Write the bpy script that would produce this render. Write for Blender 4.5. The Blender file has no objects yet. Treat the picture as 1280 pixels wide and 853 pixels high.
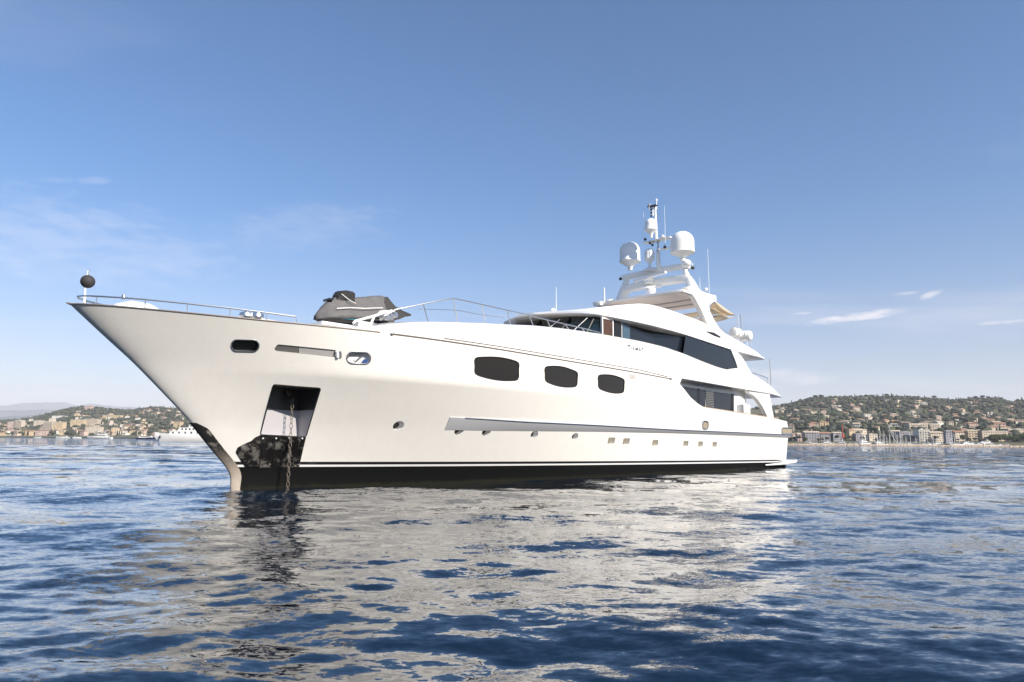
import bpy, bmesh, math, random
import numpy as np
from mathutils import Vector, Matrix
R = math.radians
C = bpy.context.scene.collection
sc = bpy.context.scene

# ------------------------------------------------------------------ camera, sky, sun, exposure
FPX = 853.3; CAMH = 2.0; HORIZ = 551.2
ROLL = R(0.5); PITCH = math.atan((HORIZ - 426.5) / FPX)
cam_d = bpy.data.cameras.new('camera'); cam = bpy.data.objects.new('camera', cam_d); C.objects.link(cam)
cam_d.sensor_width = 36; cam_d.lens = 36 * FPX / 1280; cam_d.clip_start = 0.1; cam_d.clip_end = 60000
cr, sr_, cp, sp = math.cos(ROLL), math.sin(ROLL), math.cos(PITCH), math.sin(PITCH)
Xc = Vector((1, 0, 0)); Fw = Vector((0, cp, sp)); Up = Vector((0, -sp, cp))
X2 = Xc * cr + Up * sr_; U2 = -Xc * sr_ + Up * cr
cam.matrix_world = Matrix(((X2.x, U2.x, -Fw.x, 0), (X2.y, U2.y, -Fw.y, 0), (X2.z, U2.z, -Fw.z, CAMH), (0, 0, 0, 1)))
sc.camera = cam
sc.render.resolution_x = 1024; sc.render.resolution_y = 682

SUN_EL = 33.0; SUN_AZ = 133.0           # azimuth clockwise from +Y
world = bpy.data.worlds.new('World'); sc.world = world; world.use_nodes = True
nt = world.node_tree; nt.nodes.clear()
def N(t, kind, **kw):
    n = t.nodes.new(kind)
    for k, v in kw.items():
        if k.startswith('i_'): n.inputs[k[2:]].default_value = v
        else: setattr(n, k, v)
    return n
wo = N(nt, 'ShaderNodeOutputWorld'); bg = N(nt, 'ShaderNodeBackground'); bg.inputs[1].default_value = 0.093
sky = N(nt, 'ShaderNodeTexSky', sky_type='NISHITA', sun_disc=False, sun_elevation=R(SUN_EL), sun_rotation=R(SUN_AZ),
        altitude=0, air_density=1.0, dust_density=0.7, ozone_density=2.6)
# thin clouds, laid out by direction on a far layer: direction / height
tc = N(nt, 'ShaderNodeTexCoord')
def math_node(t, op, a=None, b=None, c=None):
    n = t.nodes.new('ShaderNodeMath'); n.operation = op
    for i, v in enumerate((a, b, c)):
        if v is None: continue
        if isinstance(v, (int, float)): n.inputs[i].default_value = v
        else: t.links.new(v, n.inputs[i])
    return n.outputs[0]
sep = N(nt, 'ShaderNodeSeparateXYZ'); nt.links.new(tc.outputs['Generated'], sep.inputs[0])
m = lambda op, a=None, b=None, c=None: math_node(nt, op, a, b, c)
zz = m('ADD', m('MAXIMUM', sep.outputs[2], 0.0), 0.10)
comb = N(nt, 'ShaderNodeCombineXYZ')
nt.links.new(m('DIVIDE', sep.outputs[0], zz), comb.inputs[0]); nt.links.new(m('DIVIDE', sep.outputs[1], zz), comb.inputs[1])
mp = N(nt, 'ShaderNodeMapping'); mp.inputs['Scale'].default_value = (0.32, 0.75, 1); mp.inputs['Rotation'].default_value = (0, 0, R(18)); mp.inputs['Location'].default_value = (3.1, 1.7, 0)
nt.links.new(comb.outputs[0], mp.inputs[0])
nz = N(nt, 'ShaderNodeTexNoise', i_Scale=1.1, i_Detail=8.0, i_Roughness=0.55, i_Distortion=0.6)
nt.links.new(mp.outputs[0], nz.inputs['Vector'])
cr1 = N(nt, 'ShaderNodeMapRange'); cr1.interpolation_type = 'SMOOTHSTEP'
for i, v in ((1, 0.50), (2, 0.86), (3, 0.0), (4, 0.38)): cr1.inputs[i].default_value = v
nt.links.new(nz.outputs[0], cr1.inputs[0])
# a few small clouds of their own, each a ragged lens of directions
azn = m('ARCTAN2', sep.outputs[0], sep.outputs[1]); eln = m('ARCSINE', sep.outputs[2])
nz2 = N(nt, 'ShaderNodeTexNoise', i_Scale=26.0, i_Detail=6.0, i_Roughness=0.6); mp2 = N(nt, 'ShaderNodeMapping'); mp2.inputs['Scale'].default_value = (1, 1, 3.2)
nt.links.new(tc.outputs['Generated'], mp2.inputs[0]); nt.links.new(mp2.outputs[0], nz2.inputs['Vector'])
total = cr1.outputs[0]
def pix_dir(px, py):
    x = (px - 640) / FPX; y = -(py - 426.5) / FPX
    d = (X2 * x + U2 * y + Fw).normalized()
    return math.atan2(d.x, d.y), math.asin(d.z)
for (px, py, wa, wh, slope, amt) in ((1072, 396, 3.8, 0.42, -0.08, 0.75), (1003, 392, 1.1, 0.14, 0, 0.4), (1163, 369, 1.0, 0.30, -0.3, 0.55), (1130, 367, 1.0, 0.16, 0, 0.35), (1258, 403, 2.2, 0.18, 0, 0.5), (985, 470, 4.5, 0.7, 0.1, 0.35), (70, 225, 1.6, 0.25, -0.2, 0.10), (120, 226, 1.5, 0.28, -0.2, 0.12), (385, 285, 8.0, 2.2, -0.2, 0.11), (40, 300, 11, 3.5, -.1, 0.17), (180, 330, 9, 2.0, -.2, 0.15)):
    a0, e0 = pix_dir(px, py)
    da = m('SUBTRACT', azn, a0)
    de = m('ADD', m('SUBTRACT', eln, e0), m('MULTIPLY', da, slope))
    r2 = m('ADD', m('POWER', m('ABSOLUTE', m('DIVIDE', da, R(wa))), 2.0), m('POWER', m('ABSOLUTE', m('DIVIDE', de, R(wh))), 2.0))
    v_ = m('SUBTRACT', 1.0, r2)
    v_ = m('ADD', v_, m('MULTIPLY', m('SUBTRACT', nz2.outputs[0], 0.5), 3.2))
    mr = N(nt, 'ShaderNodeMapRange'); mr.interpolation_type = 'SMOOTHSTEP'
    for i, q in ((1, -0.1), (2, 1.5), (3, 0.0), (4, amt)): mr.inputs[i].default_value = q
    nt.links.new(v_, mr.inputs[0])
    total = m('MAXIMUM', total, mr.outputs[0])
mixc = N(nt, 'ShaderNodeMix', data_type='RGBA'); mixc.inputs[7].default_value = (6.6, 6.0, 6.0, 1)
elr = N(nt, 'ShaderNodeMapRange'); elr.interpolation_type = 'SMOOTHERSTEP'
for i, q in ((1, -0.02), (2, 0.40), (3, 1.0), (4, 0.0)): elr.inputs[i].default_value = q
nt.links.new(sep.outputs[2], elr.inputs[0])
tint = N(nt, 'ShaderNodeMix', data_type='RGBA'); tint.inputs[6].default_value = (0.34, 0.62, 0.83, 1); tint.inputs[7].default_value = (0.72, 0.655, 0.71, 1)
nt.links.new(elr.outputs[0], tint.inputs[0])
tm = N(nt, 'ShaderNodeVectorMath', operation='MULTIPLY'); nt.links.new(sky.outputs[0], tm.inputs[0]); nt.links.new(tint.outputs[2], tm.inputs[1])
nt.links.new(total, mixc.inputs[0]); nt.links.new(tm.outputs[0], mixc.inputs[6])
nt.links.new(mixc.outputs[2], bg.inputs[0]); nt.links.new(bg.outputs[0], wo.inputs[0])

sd = bpy.data.lights.new('sun', 'SUN'); sun = bpy.data.objects.new('sun', sd); C.objects.link(sun)
sd.energy = 3.9; sd.angle = R(0.53); sd.color = (1.0, 0.915, 0.80)
sdir = Vector((math.sin(R(SUN_AZ)) * math.cos(R(SUN_EL)), math.cos(R(SUN_AZ)) * math.cos(R(SUN_EL)), math.sin(R(SUN_EL))))
sun.rotation_euler = sdir.to_track_quat('Z', 'Y').to_euler()
vs = sc.view_settings; sc.display_settings.display_device = 'sRGB'
vs.view_transform = 'Standard'; vs.look = 'None'; vs.exposure = 1.0; vs.gamma = 1.0; vs.use_curve_mapping = False
sc.cycles.max_bounces = 8; sc.cycles.volume_bounces = 2; sc.cycles.caustics_reflective = False; sc.cycles.caustics_refractive = False

# ------------------------------------------------------------------ measuring helpers
YS = Vector((-10.9, 27.0, 0)); TH = R(46.5)          # yacht's stem at the waterline, heading of its axis (towards the stern)
AX = Vector((math.cos(TH), math.sin(TH), 0)); NX = Vector((math.sin(TH), -math.cos(TH), 0))
def ray(px, py):
    x = (px - 640) / FPX; y = -(py - 426.5) / FPX
    return X2 * x + U2 * y + Fw
def SV(px, py, v):
    """where the sight line through a photo point meets the yacht's lengthwise plane at v metres from its centreline -> (u, z)"""
    d = ray(px, py); o = Vector((0, 0, CAMH)); t = (v - (o - YS).dot(NX)) / d.dot(NX); p = o + d * t - YS
    return p.dot(AX), p.z
def SU(px, py, u):
    d = ray(px, py); o = Vector((0, 0, CAMH)); t = (u - (o - YS).dot(AX)) / d.dot(AX); p = o + d * t - YS
    return p.dot(NX), p.z
def WD(px, py, D):
    d = ray(px, py); t = D / d.y
    return Vector((d.x * t, D, CAMH + d.z * t))

# ------------------------------------------------------------------ materials
MATS = {}
def mat(name, col=(0.8, 0.8, 0.8), rough=0.5, metal=0.0, coat=0.0, spec=0.5, var=0.0, vscale=3.0, bump=0.0, bscale=20.0, ior=None):
    if name in MATS: return MATS[name]
    M = bpy.data.materials.new(name); M.use_nodes = True; t = M.node_tree; b = t.nodes['Principled BSDF']
    b.inputs['Base Color'].default_value = (*col, 1); b.inputs['Roughness'].default_value = rough; b.inputs['Metallic'].default_value = metal
    b.inputs['Coat Weight'].default_value = coat; b.inputs['Coat Roughness'].default_value = 0.05; b.inputs['Specular IOR Level'].default_value = spec
    if ior: b.inputs['IOR'].default_value = ior
    if var or bump:
        co = N(t, 'ShaderNodeTexCoord')
    if var:
        n = N(t, 'ShaderNodeTexNoise', i_Scale=vscale, i_Detail=5.0, i_Roughness=0.6); t.links.new(co.outputs['Object'], n.inputs['Vector'])
        mr = N(t, 'ShaderNodeMapRange'); mr.inputs[1].default_value = 0.3; mr.inputs[2].default_value = 0.7; mr.inputs[3].default_value = 1 - var; mr.inputs[4].default_value = 1 + var
        t.links.new(n.outputs[0], mr.inputs[0])
        mx = N(t, 'ShaderNodeVectorMath', operation='SCALE'); mx.inputs[0].default_value = col; t.links.new(mr.outputs[0], mx.inputs['Scale']); t.links.new(mx.outputs[0], b.inputs['Base Color'])
    if bump:
        n2 = N(t, 'ShaderNodeTexNoise', i_Scale=bscale, i_Detail=4.0); t.links.new(co.outputs['Object'], n2.inputs['Vector'])
        bp = N(t, 'ShaderNodeBump', i_Strength=bump, i_Distance=0.02); t.links.new(n2.outputs[0], bp.inputs['Height']); t.links.new(bp.outputs[0], b.inputs['Normal'])
    MATS[name] = M; return M

WHITE = (0.78, 0.745, 0.69)
mat('white_paint', (0.81, 0.79, 0.76), 0.22, coat=0.6, var=0.012, vscale=0.6)
mat('white_gelcoat', (0.78, 0.77, 0.75), 0.35, coat=0.2)
mat('mast_white', (0.84, 0.83, 0.80), 0.45)
mat('teak', (0.30, 0.19, 0.11), 0.6, var=0.2, vscale=8)
mat('steel', (0.66, 0.64, 0.62), 0.3, metal=1.0)
mat('dull_steel', (0.45, 0.42, 0.38), 0.35, metal=0.9, var=0.25, vscale=30)
mat('rail_trim', (0.24, 0.20, 0.17), 0.4, metal=0.3)
mat('tinted_glass', (0.017, 0.015, 0.014), 0.06, coat=0.0, spec=0.28)
mat('blue_glass', (0.010, 0.014, 0.022), 0.03, spec=0.4)
mat('teal_glass', (0.02, 0.045, 0.05), 0.03, spec=0.5)
mat('black_gap', (0.012, 0.012, 0.012), 0.7)
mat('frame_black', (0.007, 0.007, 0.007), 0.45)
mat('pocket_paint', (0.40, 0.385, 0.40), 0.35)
mat('screen_glass', (0.006, 0.012, 0.017), 0.03, spec=0.5)
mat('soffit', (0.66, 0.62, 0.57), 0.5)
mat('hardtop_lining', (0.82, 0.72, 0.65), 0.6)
mat('canvas', (0.72, 0.60, 0.44), 0.8, var=0.06, vscale=2)
mat('dome_white', (0.86, 0.85, 0.82), 0.6)
mat('dark_rubber', (0.02, 0.02, 0.022), 0.5)
mat('cover_grey', (0.105, 0.10, 0.10), 0.7, var=0.12, vscale=3, bump=0.6, bscale=7)
mat('cover_dark', (0.025, 0.023, 0.023), 0.75, var=0.15, vscale=3, bump=0.6, bscale=9)
mat('ski_dark', (0.02, 0.02, 0.025), 0.25)
mat('teal_graphic', (0.05, 0.20, 0.26), 0.3)
mat('ball_black', (0.035, 0.032, 0.032), 0.75, var=0.25, vscale=14)
mat('letter_grey', (0.05, 0.055, 0.07), 0.5)
mat('strake_grey', (0.40, 0.40, 0.41), 0.45)
mat('slot_grey', (0.33, 0.32, 0.31), 0.5)
mat('fairlead_beige', (0.34, 0.28, 0.20), 0.5)
mat('door_brown', (0.075, 0.035, 0.018), 0.4, var=0.2, vscale=5)
mat('navy', (0.01, 0.015, 0.05), 0.2)
mat('blue_cover', (0.03, 0.07, 0.22), 0.7)

# hull paint: white topsides with a dark boot line, a thin white line and black antifouling under it
def hull_material():
    M = bpy.data.materials.new('hull_paint'); M.use_nodes = True; t = M.node_tree; b = t.nodes['Principled BSDF']
    co = N(t, 'ShaderNodeTexCoord'); s = N(t, 'ShaderNodeSeparateXYZ'); t.links.new(co.outputs['Object'], s.inputs[0])
    mm = lambda op, a=None, b_=None: math_node(t, op, a, b_)
    # object x = -u ; line height falls towards the stern
    zl = mm('SUBTRACT', s.outputs[2], mm('ADD', mm('MULTIPLY', s.outputs[0], 0.0099), 0.955))
    n = N(t, 'ShaderNodeTexNoise', i_Scale=1.3, i_Detail=6.0, i_Roughness=0.62); t.links.new(co.outputs['Object'], n.inputs['Vector'])
    ramp = N(t, 'ShaderNodeValToRGB'); e = ramp.color_ramp; e.interpolation = 'CONSTANT'
    cols = [(0.0, (0.004, 0.004, 0.004, 1)), (0.442, (0.75, 0.74, 0.72, 1)), (0.528, (0.018, 0.016, 0.016, 1)), (0.650, (*WHITE, 1))]
    e.elements[0].position = 0; e.elements[0].color = cols[0][1]; e.elements[1].position = cols[1][0]; e.elements[1].color = cols[1][1]
    for p_, c_ in cols[2:]:
        q = e.elements.new(p_); q.color = c_
    t.links.new(mm('ADD', zl, 0.5), ramp.inputs[0])
    # faint grime: streaks and salt close above the waterline
    mp_ = N(t, 'ShaderNodeMapping'); mp_.inputs['Scale'].default_value = (1.6, 1.6, 0.35); t.links.new(co.outputs['Object'], mp_.inputs[0])
    n3 = N(t, 'ShaderNodeTexNoise', i_Scale=2.0, i_Detail=7.0, i_Roughness=0.7); t.links.new(mp_.outputs[0], n3.inputs['Vector'])
    mr = N(t, 'ShaderNodeMapRange'); mr.inputs[1].default_value = 0.35; mr.inputs[2].default_value = 0.75; mr.inputs[3].default_value = 1.0; mr.inputs[4].default_value = 0.955
    t.links.new(n3.outputs[0], mr.inputs[0])
    sc_ = N(t, 'ShaderNodeVectorMath', operation='SCALE'); t.links.new(ramp.outputs[0], sc_.inputs[0]); t.links.new(mr.outputs[0], sc_.inputs['Scale'])
    g_ = N(t, 'ShaderNodeMapRange'); g_.interpolation_type = 'SMOOTHSTEP'
    for i, q in ((1, 0.46), (2, 0.30), (3, 0.0), (4, 1.0)): g_.inputs[i].default_value = q
    t.links.new(mm('ADD', s.outputs[2], mm('MULTIPLY', n3.outputs[0], 0.5)), g_.inputs[0])
    gm = N(t, 'ShaderNodeMix', data_type='RGBA'); gm.inputs[7].default_value = (.011, .011, .007, 1); t.links.new(g_.outputs[0], gm.inputs[0]); t.links.new(sc_.outputs[0], gm.inputs[6])
    t.links.new(gm.outputs[2], b.inputs['Base Color'])
    lt = mm('GREATER_THAN', zl, -0.058)
    t.links.new(mm('MULTIPLY', lt, 0.5), b.inputs['Coat Weight']); t.links.new(mm('SUBTRACT', 0.75, mm('MULTIPLY', lt, 0.53)), b.inputs['Roughness']); b.inputs['Coat Roughness'].default_value = 0.04
    t.links.new(mm('ADD', 0.12, mm('MULTIPLY', lt, 0.38)), b.inputs['Specular IOR Level'])
    bp = N(t, 'ShaderNodeBump', i_Strength=0.10, i_Distance=0.06); t.links.new(n.outputs[0], bp.inputs['Height']); t.links.new(bp.outputs[0], b.inputs['Normal'])
    MATS['hull_paint'] = M
hull_material()
def glint_mottled_steel():  # polished steel; the pale mottles are reflection glints painted into its colour
    M = bpy.data.materials.new('polished_steel'); M.use_nodes = True; t = M.node_tree; b = t.nodes['Principled BSDF']; co = N(t, 'ShaderNodeTexCoord')
    n = N(t, 'ShaderNodeTexNoise', i_Scale=3.0, i_Detail=6.0, i_Roughness=0.62, i_Distortion=0.3); t.links.new(co.outputs['Object'], n.inputs['Vector'])
    r_ = N(t, 'ShaderNodeValToRGB'); e = r_.color_ramp; e.elements[0].position = .53; e.elements[0].color = (.03, .028, .026, 1); e.elements[1].position = .76; e.elements[1].color = (.60, .54, .47, 1); t.links.new(n.outputs[0], r_.inputs[0])
    t.links.new(r_.outputs[0], b.inputs['Base Color']); b.inputs['Metallic'].default_value = .7; b.inputs['Roughness'].default_value = .2
    n2 = N(t, 'ShaderNodeTexNoise', i_Scale=3.0, i_Detail=3.0); t.links.new(co.outputs['Object'], n2.inputs['Vector']); bp = N(t, 'ShaderNodeBump', i_Strength=.25, i_Distance=.06); t.links.new(n2.outputs[0], bp.inputs['Height']); t.links.new(bp.outputs[0], b.inputs['Normal'])
    MATS['polished_steel'] = M
glint_mottled_steel()
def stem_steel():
    M = MATS['polished_steel'].copy(); M.name = 'stem_steel'; t = M.node_tree; b = t.nodes['Principled BSDF']; src = b.inputs['Base Color'].links[0].from_socket  # copy keeps the painted glints, blended to beige lower down
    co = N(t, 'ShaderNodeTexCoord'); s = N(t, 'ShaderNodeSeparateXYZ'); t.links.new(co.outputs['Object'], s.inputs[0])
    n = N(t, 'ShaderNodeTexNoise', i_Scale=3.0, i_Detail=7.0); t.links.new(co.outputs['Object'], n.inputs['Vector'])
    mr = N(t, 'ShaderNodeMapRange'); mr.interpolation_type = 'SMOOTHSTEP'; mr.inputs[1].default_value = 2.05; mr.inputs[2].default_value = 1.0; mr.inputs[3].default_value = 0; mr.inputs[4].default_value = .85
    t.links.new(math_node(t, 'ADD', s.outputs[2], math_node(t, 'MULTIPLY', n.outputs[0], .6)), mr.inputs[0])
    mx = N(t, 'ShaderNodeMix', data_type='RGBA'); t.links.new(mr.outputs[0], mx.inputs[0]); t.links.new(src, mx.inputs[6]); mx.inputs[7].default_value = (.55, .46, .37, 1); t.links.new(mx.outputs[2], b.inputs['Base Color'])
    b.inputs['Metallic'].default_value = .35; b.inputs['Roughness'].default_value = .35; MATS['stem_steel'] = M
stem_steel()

# ------------------------------------------------------------------ mesh helpers
def tag(o, label=None, cat=None, group=None, kind=None):
    if label: o['label'] = label
    if cat: o['category'] = cat
    if group: o['group'] = group
    if kind: o['kind'] = kind
    return o
def empty(name, loc=(0, 0, 0), rz=0.0):
    o = bpy.data.objects.new(name, None); C.objects.link(o); o.location = loc; o.rotation_euler = (0, 0, rz); return o
class MB:
    """collects shapes for one mesh object"""
    def __init__(s, T=None): s.v = []; s.f = []; s.mi = []; s.sm = []; s.mats = []; s.T = T or (lambda p: p)
    def m(s, name):
        if name not in s.mats: s.mats.append(name)
        return s.mats.index(name)
    def add(s, verts, faces, mname, smooth=False):
        b0 = len(s.v); s.v += [tuple(s.T(p)) for p in verts]; k = s.m(mname)
        for f in faces: s.f.append([b0 + i for i in f]); s.mi.append(k); s.sm.append(smooth)
    def box(s, c, d, mname, rz=0.0, taper=1.0):
        cx, cy, cz = c; dx, dy, dz = d[0] / 2, d[1] / 2, d[2] / 2; ca, sa = math.cos(rz), math.sin(rz); vs_ = []
        for z, k in ((-dz, 1.0), (dz, taper)):
            for x, y in ((-dx, -dy), (dx, -dy), (dx, dy), (-dx, dy)):
                x *= k; y *= k; vs_.append((cx + x * ca - y * sa, cy + x * sa + y * ca, cz + z))
        s.add(vs_, [(3, 2, 1, 0), (4, 5, 6, 7), (0, 1, 5, 4), (1, 2, 6, 5), (2, 3, 7, 6), (3, 0, 4, 7)], mname)
    def tube(s, pts, r, mname, n=8, closed=False, smooth=True):
        pts = [Vector(p) for p in pts]; k = len(pts); rr = r if isinstance(r, (list, tuple)) else [r] * k; vs_ = []
        up0 = Vector((0, 0, 1))
        for i, p in enumerate(pts):
            if closed: t = pts[(i + 1) % k] - pts[i - 1]
            else: t = pts[min(i + 1, k - 1)] - pts[max(i - 1, 0)]
            t.normalize(); up = up0 if abs(t.z) < 0.95 else Vector((1, 0, 0)); a = t.cross(up).normalized(); b = a.cross(t)
            for j in range(n):
                an = 2 * math.pi * j / n; vs_.append(p + (a * math.cos(an) + b * math.sin(an)) * rr[i])
        fs = []
        for i in range(k if closed else k - 1):
            i2 = (i + 1) % k
            for j in range(n): fs.append((i * n + j, i * n + (j + 1) % n, i2 * n + (j + 1) % n, i2 * n + j))
        if not closed: fs += [tuple(range(n))[::-1], tuple((k - 1) * n + j for j in range(n))]
        s.add(vs_, fs, mname, smooth)
    def lathe(s, c, prof, mname, n=24, smooth=True):
        vs_ = []; fs = []
        for r, z in prof:
            for j in range(n): a = 2 * math.pi * j / n; vs_.append((c[0] + r * math.cos(a), c[1] + r * math.sin(a), c[2] + z))
        for i in range(len(prof) - 1):
            for j in range(n): fs.append((i * n + j, i * n + (j + 1) % n, (i + 1) * n + (j + 1) % n, (i + 1) * n + j))
        fs += [tuple(range(n))[::-1], tuple((len(prof) - 1) * n + j for j in range(n))]
        s.add(vs_, fs, mname, smooth)
    def ball(s, c, r, mname, n=16, squash=(1, 1, 1)):
        k = n // 2; prof = [(r * math.sin(math.pi * max(i, .02) / k if i < k else math.pi * .98), -r * math.cos(math.pi * i / k)) for i in range(k + 1)]
        b0 = len(s.v); s.lathe((0, 0, 0), prof, mname, n)
        for i in range(b0, len(s.v)): pass
        vv = s.v[b0:]; s.v[b0:] = []
        Tinv = s.T
        # rebuild with squash (profile was made round the origin)
        vs_ = []
        for rr, z in prof:
            for j in range(n): a = 2 * math.pi * j / n; vs_.append(tuple(Tinv((c[0] + rr * math.cos(a) * squash[0], c[1] + rr * math.sin(a) * squash[1], c[2] + z * squash[2]))))
        s.v += vs_
    def loft(s, rings, mname, smooth=True, closed=True, caps=True):
        n = len(rings[0]); vs_ = [p for r in rings for p in r]; fs = []
        for i in range(len(rings) - 1):
            for j in range(n if closed else n - 1): fs.append((i * n + j, i * n + (j + 1) % n, (i + 1) * n + (j + 1) % n, (i + 1) * n + j))
        if caps: fs += [tuple(range(n))[::-1], tuple((len(rings) - 1) * n + j for j in range(n))]
        s.add(vs_, fs, mname, smooth)
    def prism(s, front, back, mname, smooth=False):
        """front/back: matching outlines"""
        n = len(front); s.add(list(front) + list(back), [tuple(range(n)), tuple(range(2 * n - 1, n - 1, -1))] + [(i, (i + 1) % n, n + (i + 1) % n, n + i)[::-1] for i in range(n)], mname, smooth)
    def build(s, name, parent=None, bevel=0.0, autosmooth=35, fix=True, origin=None):
        me = bpy.data.meshes.new(name)
        vs_ = s.v if origin is None else [(p[0] - origin[0], p[1] - origin[1], p[2] - origin[2]) for p in s.v]
        me.from_pydata(vs_, [], s.f)
        for mn in s.mats: me.materials.append(MATS[mn])
        me.polygons.foreach_set('material_index', s.mi); me.polygons.foreach_set('use_smooth', s.sm); me.update()
        if fix or bevel:
            bm = bmesh.new(); bm.from_mesh(me)
            if bevel:
                bmesh.ops.bevel(bm, geom=[e for e in bm.edges if len(e.link_faces) == 2 and e.calc_face_angle(0) > 0.6], offset=bevel, segments=2, profile=0.6, affect='EDGES', clamp_overlap=True)
            bmesh.ops.recalc_face_normals(bm, faces=bm.faces); bm.to_mesh(me); bm.free()
        try: me.set_sharp_from_angle(angle=R(autosmooth))
        except Exception: pass
        o = bpy.data.objects.new(name, me); C.objects.link(o)
        if origin is not None: o.location = origin
        if parent: o.parent = parent
        return o

def interp(tab, x):
    if x <= tab[0][0]: return tab[0][1]
    for (a, b), (c, d) in zip(tab, tab[1:]):
        if x <= c: return b + (d - b) * (x - a) / (c - a)
    return tab[-1][1]
def smooth_tab(tab, lo, hi, n=400, w=0.6):
    """the table rounded off at its corners"""
    xs = np.linspace(lo - 3 * w, hi + 3 * w, n); ys = np.array([interp(tab, x) for x in xs]); st = xs[1] - xs[0]
    k = np.exp(-0.5 * (np.arange(-int(3 * w / st), int(3 * w / st) + 1) * st / w) ** 2); k /= k.sum()
    h = len(k) // 2; yp = np.concatenate([ys[:1].repeat(h), ys, ys[-1:].repeat(h)]); y2 = np.convolve(yp, k, 'valid')
    return lambda x: float(np.interp(x, xs, y2))

# ------------------------------------------------------------------ the sea
def water_material():
    M = bpy.data.materials.new('sea_water'); M.use_nodes = True; t = M.node_tree; b = t.nodes['Principled BSDF']
    b.inputs['Base Color'].default_value = (0.0004, 0.0085, 0.021, 1); b.inputs['Roughness'].default_value = 0.035; b.inputs['IOR'].default_value = 1.333
    b.inputs['Coat Weight'].default_value = 0.75; b.inputs['Coat IOR'].default_value = 1.333; b.inputs['Coat Roughness'].default_value = 0.03
    geo = N(t, 'ShaderNodeNewGeometry')
    def noise(scale, stretch, det, rot):
        mp_ = N(t, 'ShaderNodeMapping'); mp_.inputs['Scale'].default_value = stretch; mp_.inputs['Rotation'].default_value = (0, 0, R(rot))
        t.links.new(geo.outputs['Position'], mp_.inputs[0]); n = N(t, 'ShaderNodeTexNoise', i_Scale=scale, i_Detail=det, i_Roughness=0.5); n.noise_dimensions = '3D'
        t.links.new(mp_.outputs[0], n.inputs['Vector']); return n.outputs[0]
    mm = lambda op, a=None, b_=None: math_node(t, op, a, b_)
    def cnoise(scale, stretch, det, rot, amp, ay):
        mp_ = N(t, 'ShaderNodeMapping'); mp_.inputs['Scale'].default_value = stretch; mp_.inputs['Rotation'].default_value = (0, 0, R(rot))
        t.links.new(geo.outputs['Position'], mp_.inputs[0]); n = N(t, 'ShaderNodeTexNoise', i_Scale=scale, i_Detail=det, i_Roughness=0.55)
        t.links.new(mp_.outputs[0], n.inputs['Vector'])
        a = N(t, 'ShaderNodeVectorMath', operation='SUBTRACT'); a.inputs[1].default_value = (.5, .5, .5); t.links.new(n.outputs['Color'], a.inputs[0])
        b2 = N(t, 'ShaderNodeVectorMath', operation='MULTIPLY'); b2.inputs[1].default_value = (amp, amp * ay, 0); t.links.new(a.outputs[0], b2.inputs[0]); return b2.outputs[0]
    def vadd(a, b_): n = N(t, 'ShaderNodeVectorMath', operation='ADD'); t.links.new(a, n.inputs[0]); t.links.new(b_, n.inputs[1]); return n.outputs[0]
    def vscale(a, f): n = N(t, 'ShaderNodeVectorMath', operation='SCALE'); t.links.new(a, n.inputs[0]); t.links.new(f, n.inputs['Scale']); return n.outputs[0]
    # the slopes of ripples too small for the mesh; out at sea, where the mesh carries no waves at all, the metre-long ones join in
    patch = N(t, 'ShaderNodeMapRange'); patch.inputs[1].default_value = 0.38; patch.inputs[2].default_value = 0.62; patch.inputs[3].default_value = 0.55; patch.inputs[4].default_value = 1.2
    t.links.new(noise(0.10, (0.5, 1, 1), 3, 5), patch.inputs[0])
    dist = N(t, 'ShaderNodeVectorMath', operation='LENGTH'); t.links.new(geo.outputs['Position'], dist.inputs[0])
    far = N(t, 'ShaderNodeMapRange'); far.inputs[1].default_value = 14; far.inputs[2].default_value = 110; far.inputs[3].default_value = 0.12; far.inputs[4].default_value = 1.6; t.links.new(dist.outputs['Value'], far.inputs[0])
    fine = vadd(vadd(cnoise(5.0, (0.45, 1, 1), 3, 8, 0.40, 1.15), cnoise(18.0, (0.5, 1, 1), 2, -12, 0.30, 1.0)), cnoise(1.7, (0.4, 1, 1), 2, 3, 0.16, 1.1))
    big = vadd(cnoise(0.55, (0.45, 1, 1), 4, 6, 1.0, 1.3), cnoise(0.09, (0.35, 1, 1), 2, 0, 0.35, 1.3))
    tot = vadd(vscale(fine, patch.outputs[0]), vscale(big, far.outputs[0]))
    nn = N(t, 'ShaderNodeVectorMath', operation='NORMALIZE'); t.links.new(vadd(geo.outputs['Normal'], tot), nn.inputs[0])
    t.links.new(nn.outputs[0], b.inputs['Normal']); t.links.new(nn.outputs[0], b.inputs['Coat Normal'])
    MATS['sea_water'] = M
water_material()
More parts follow.
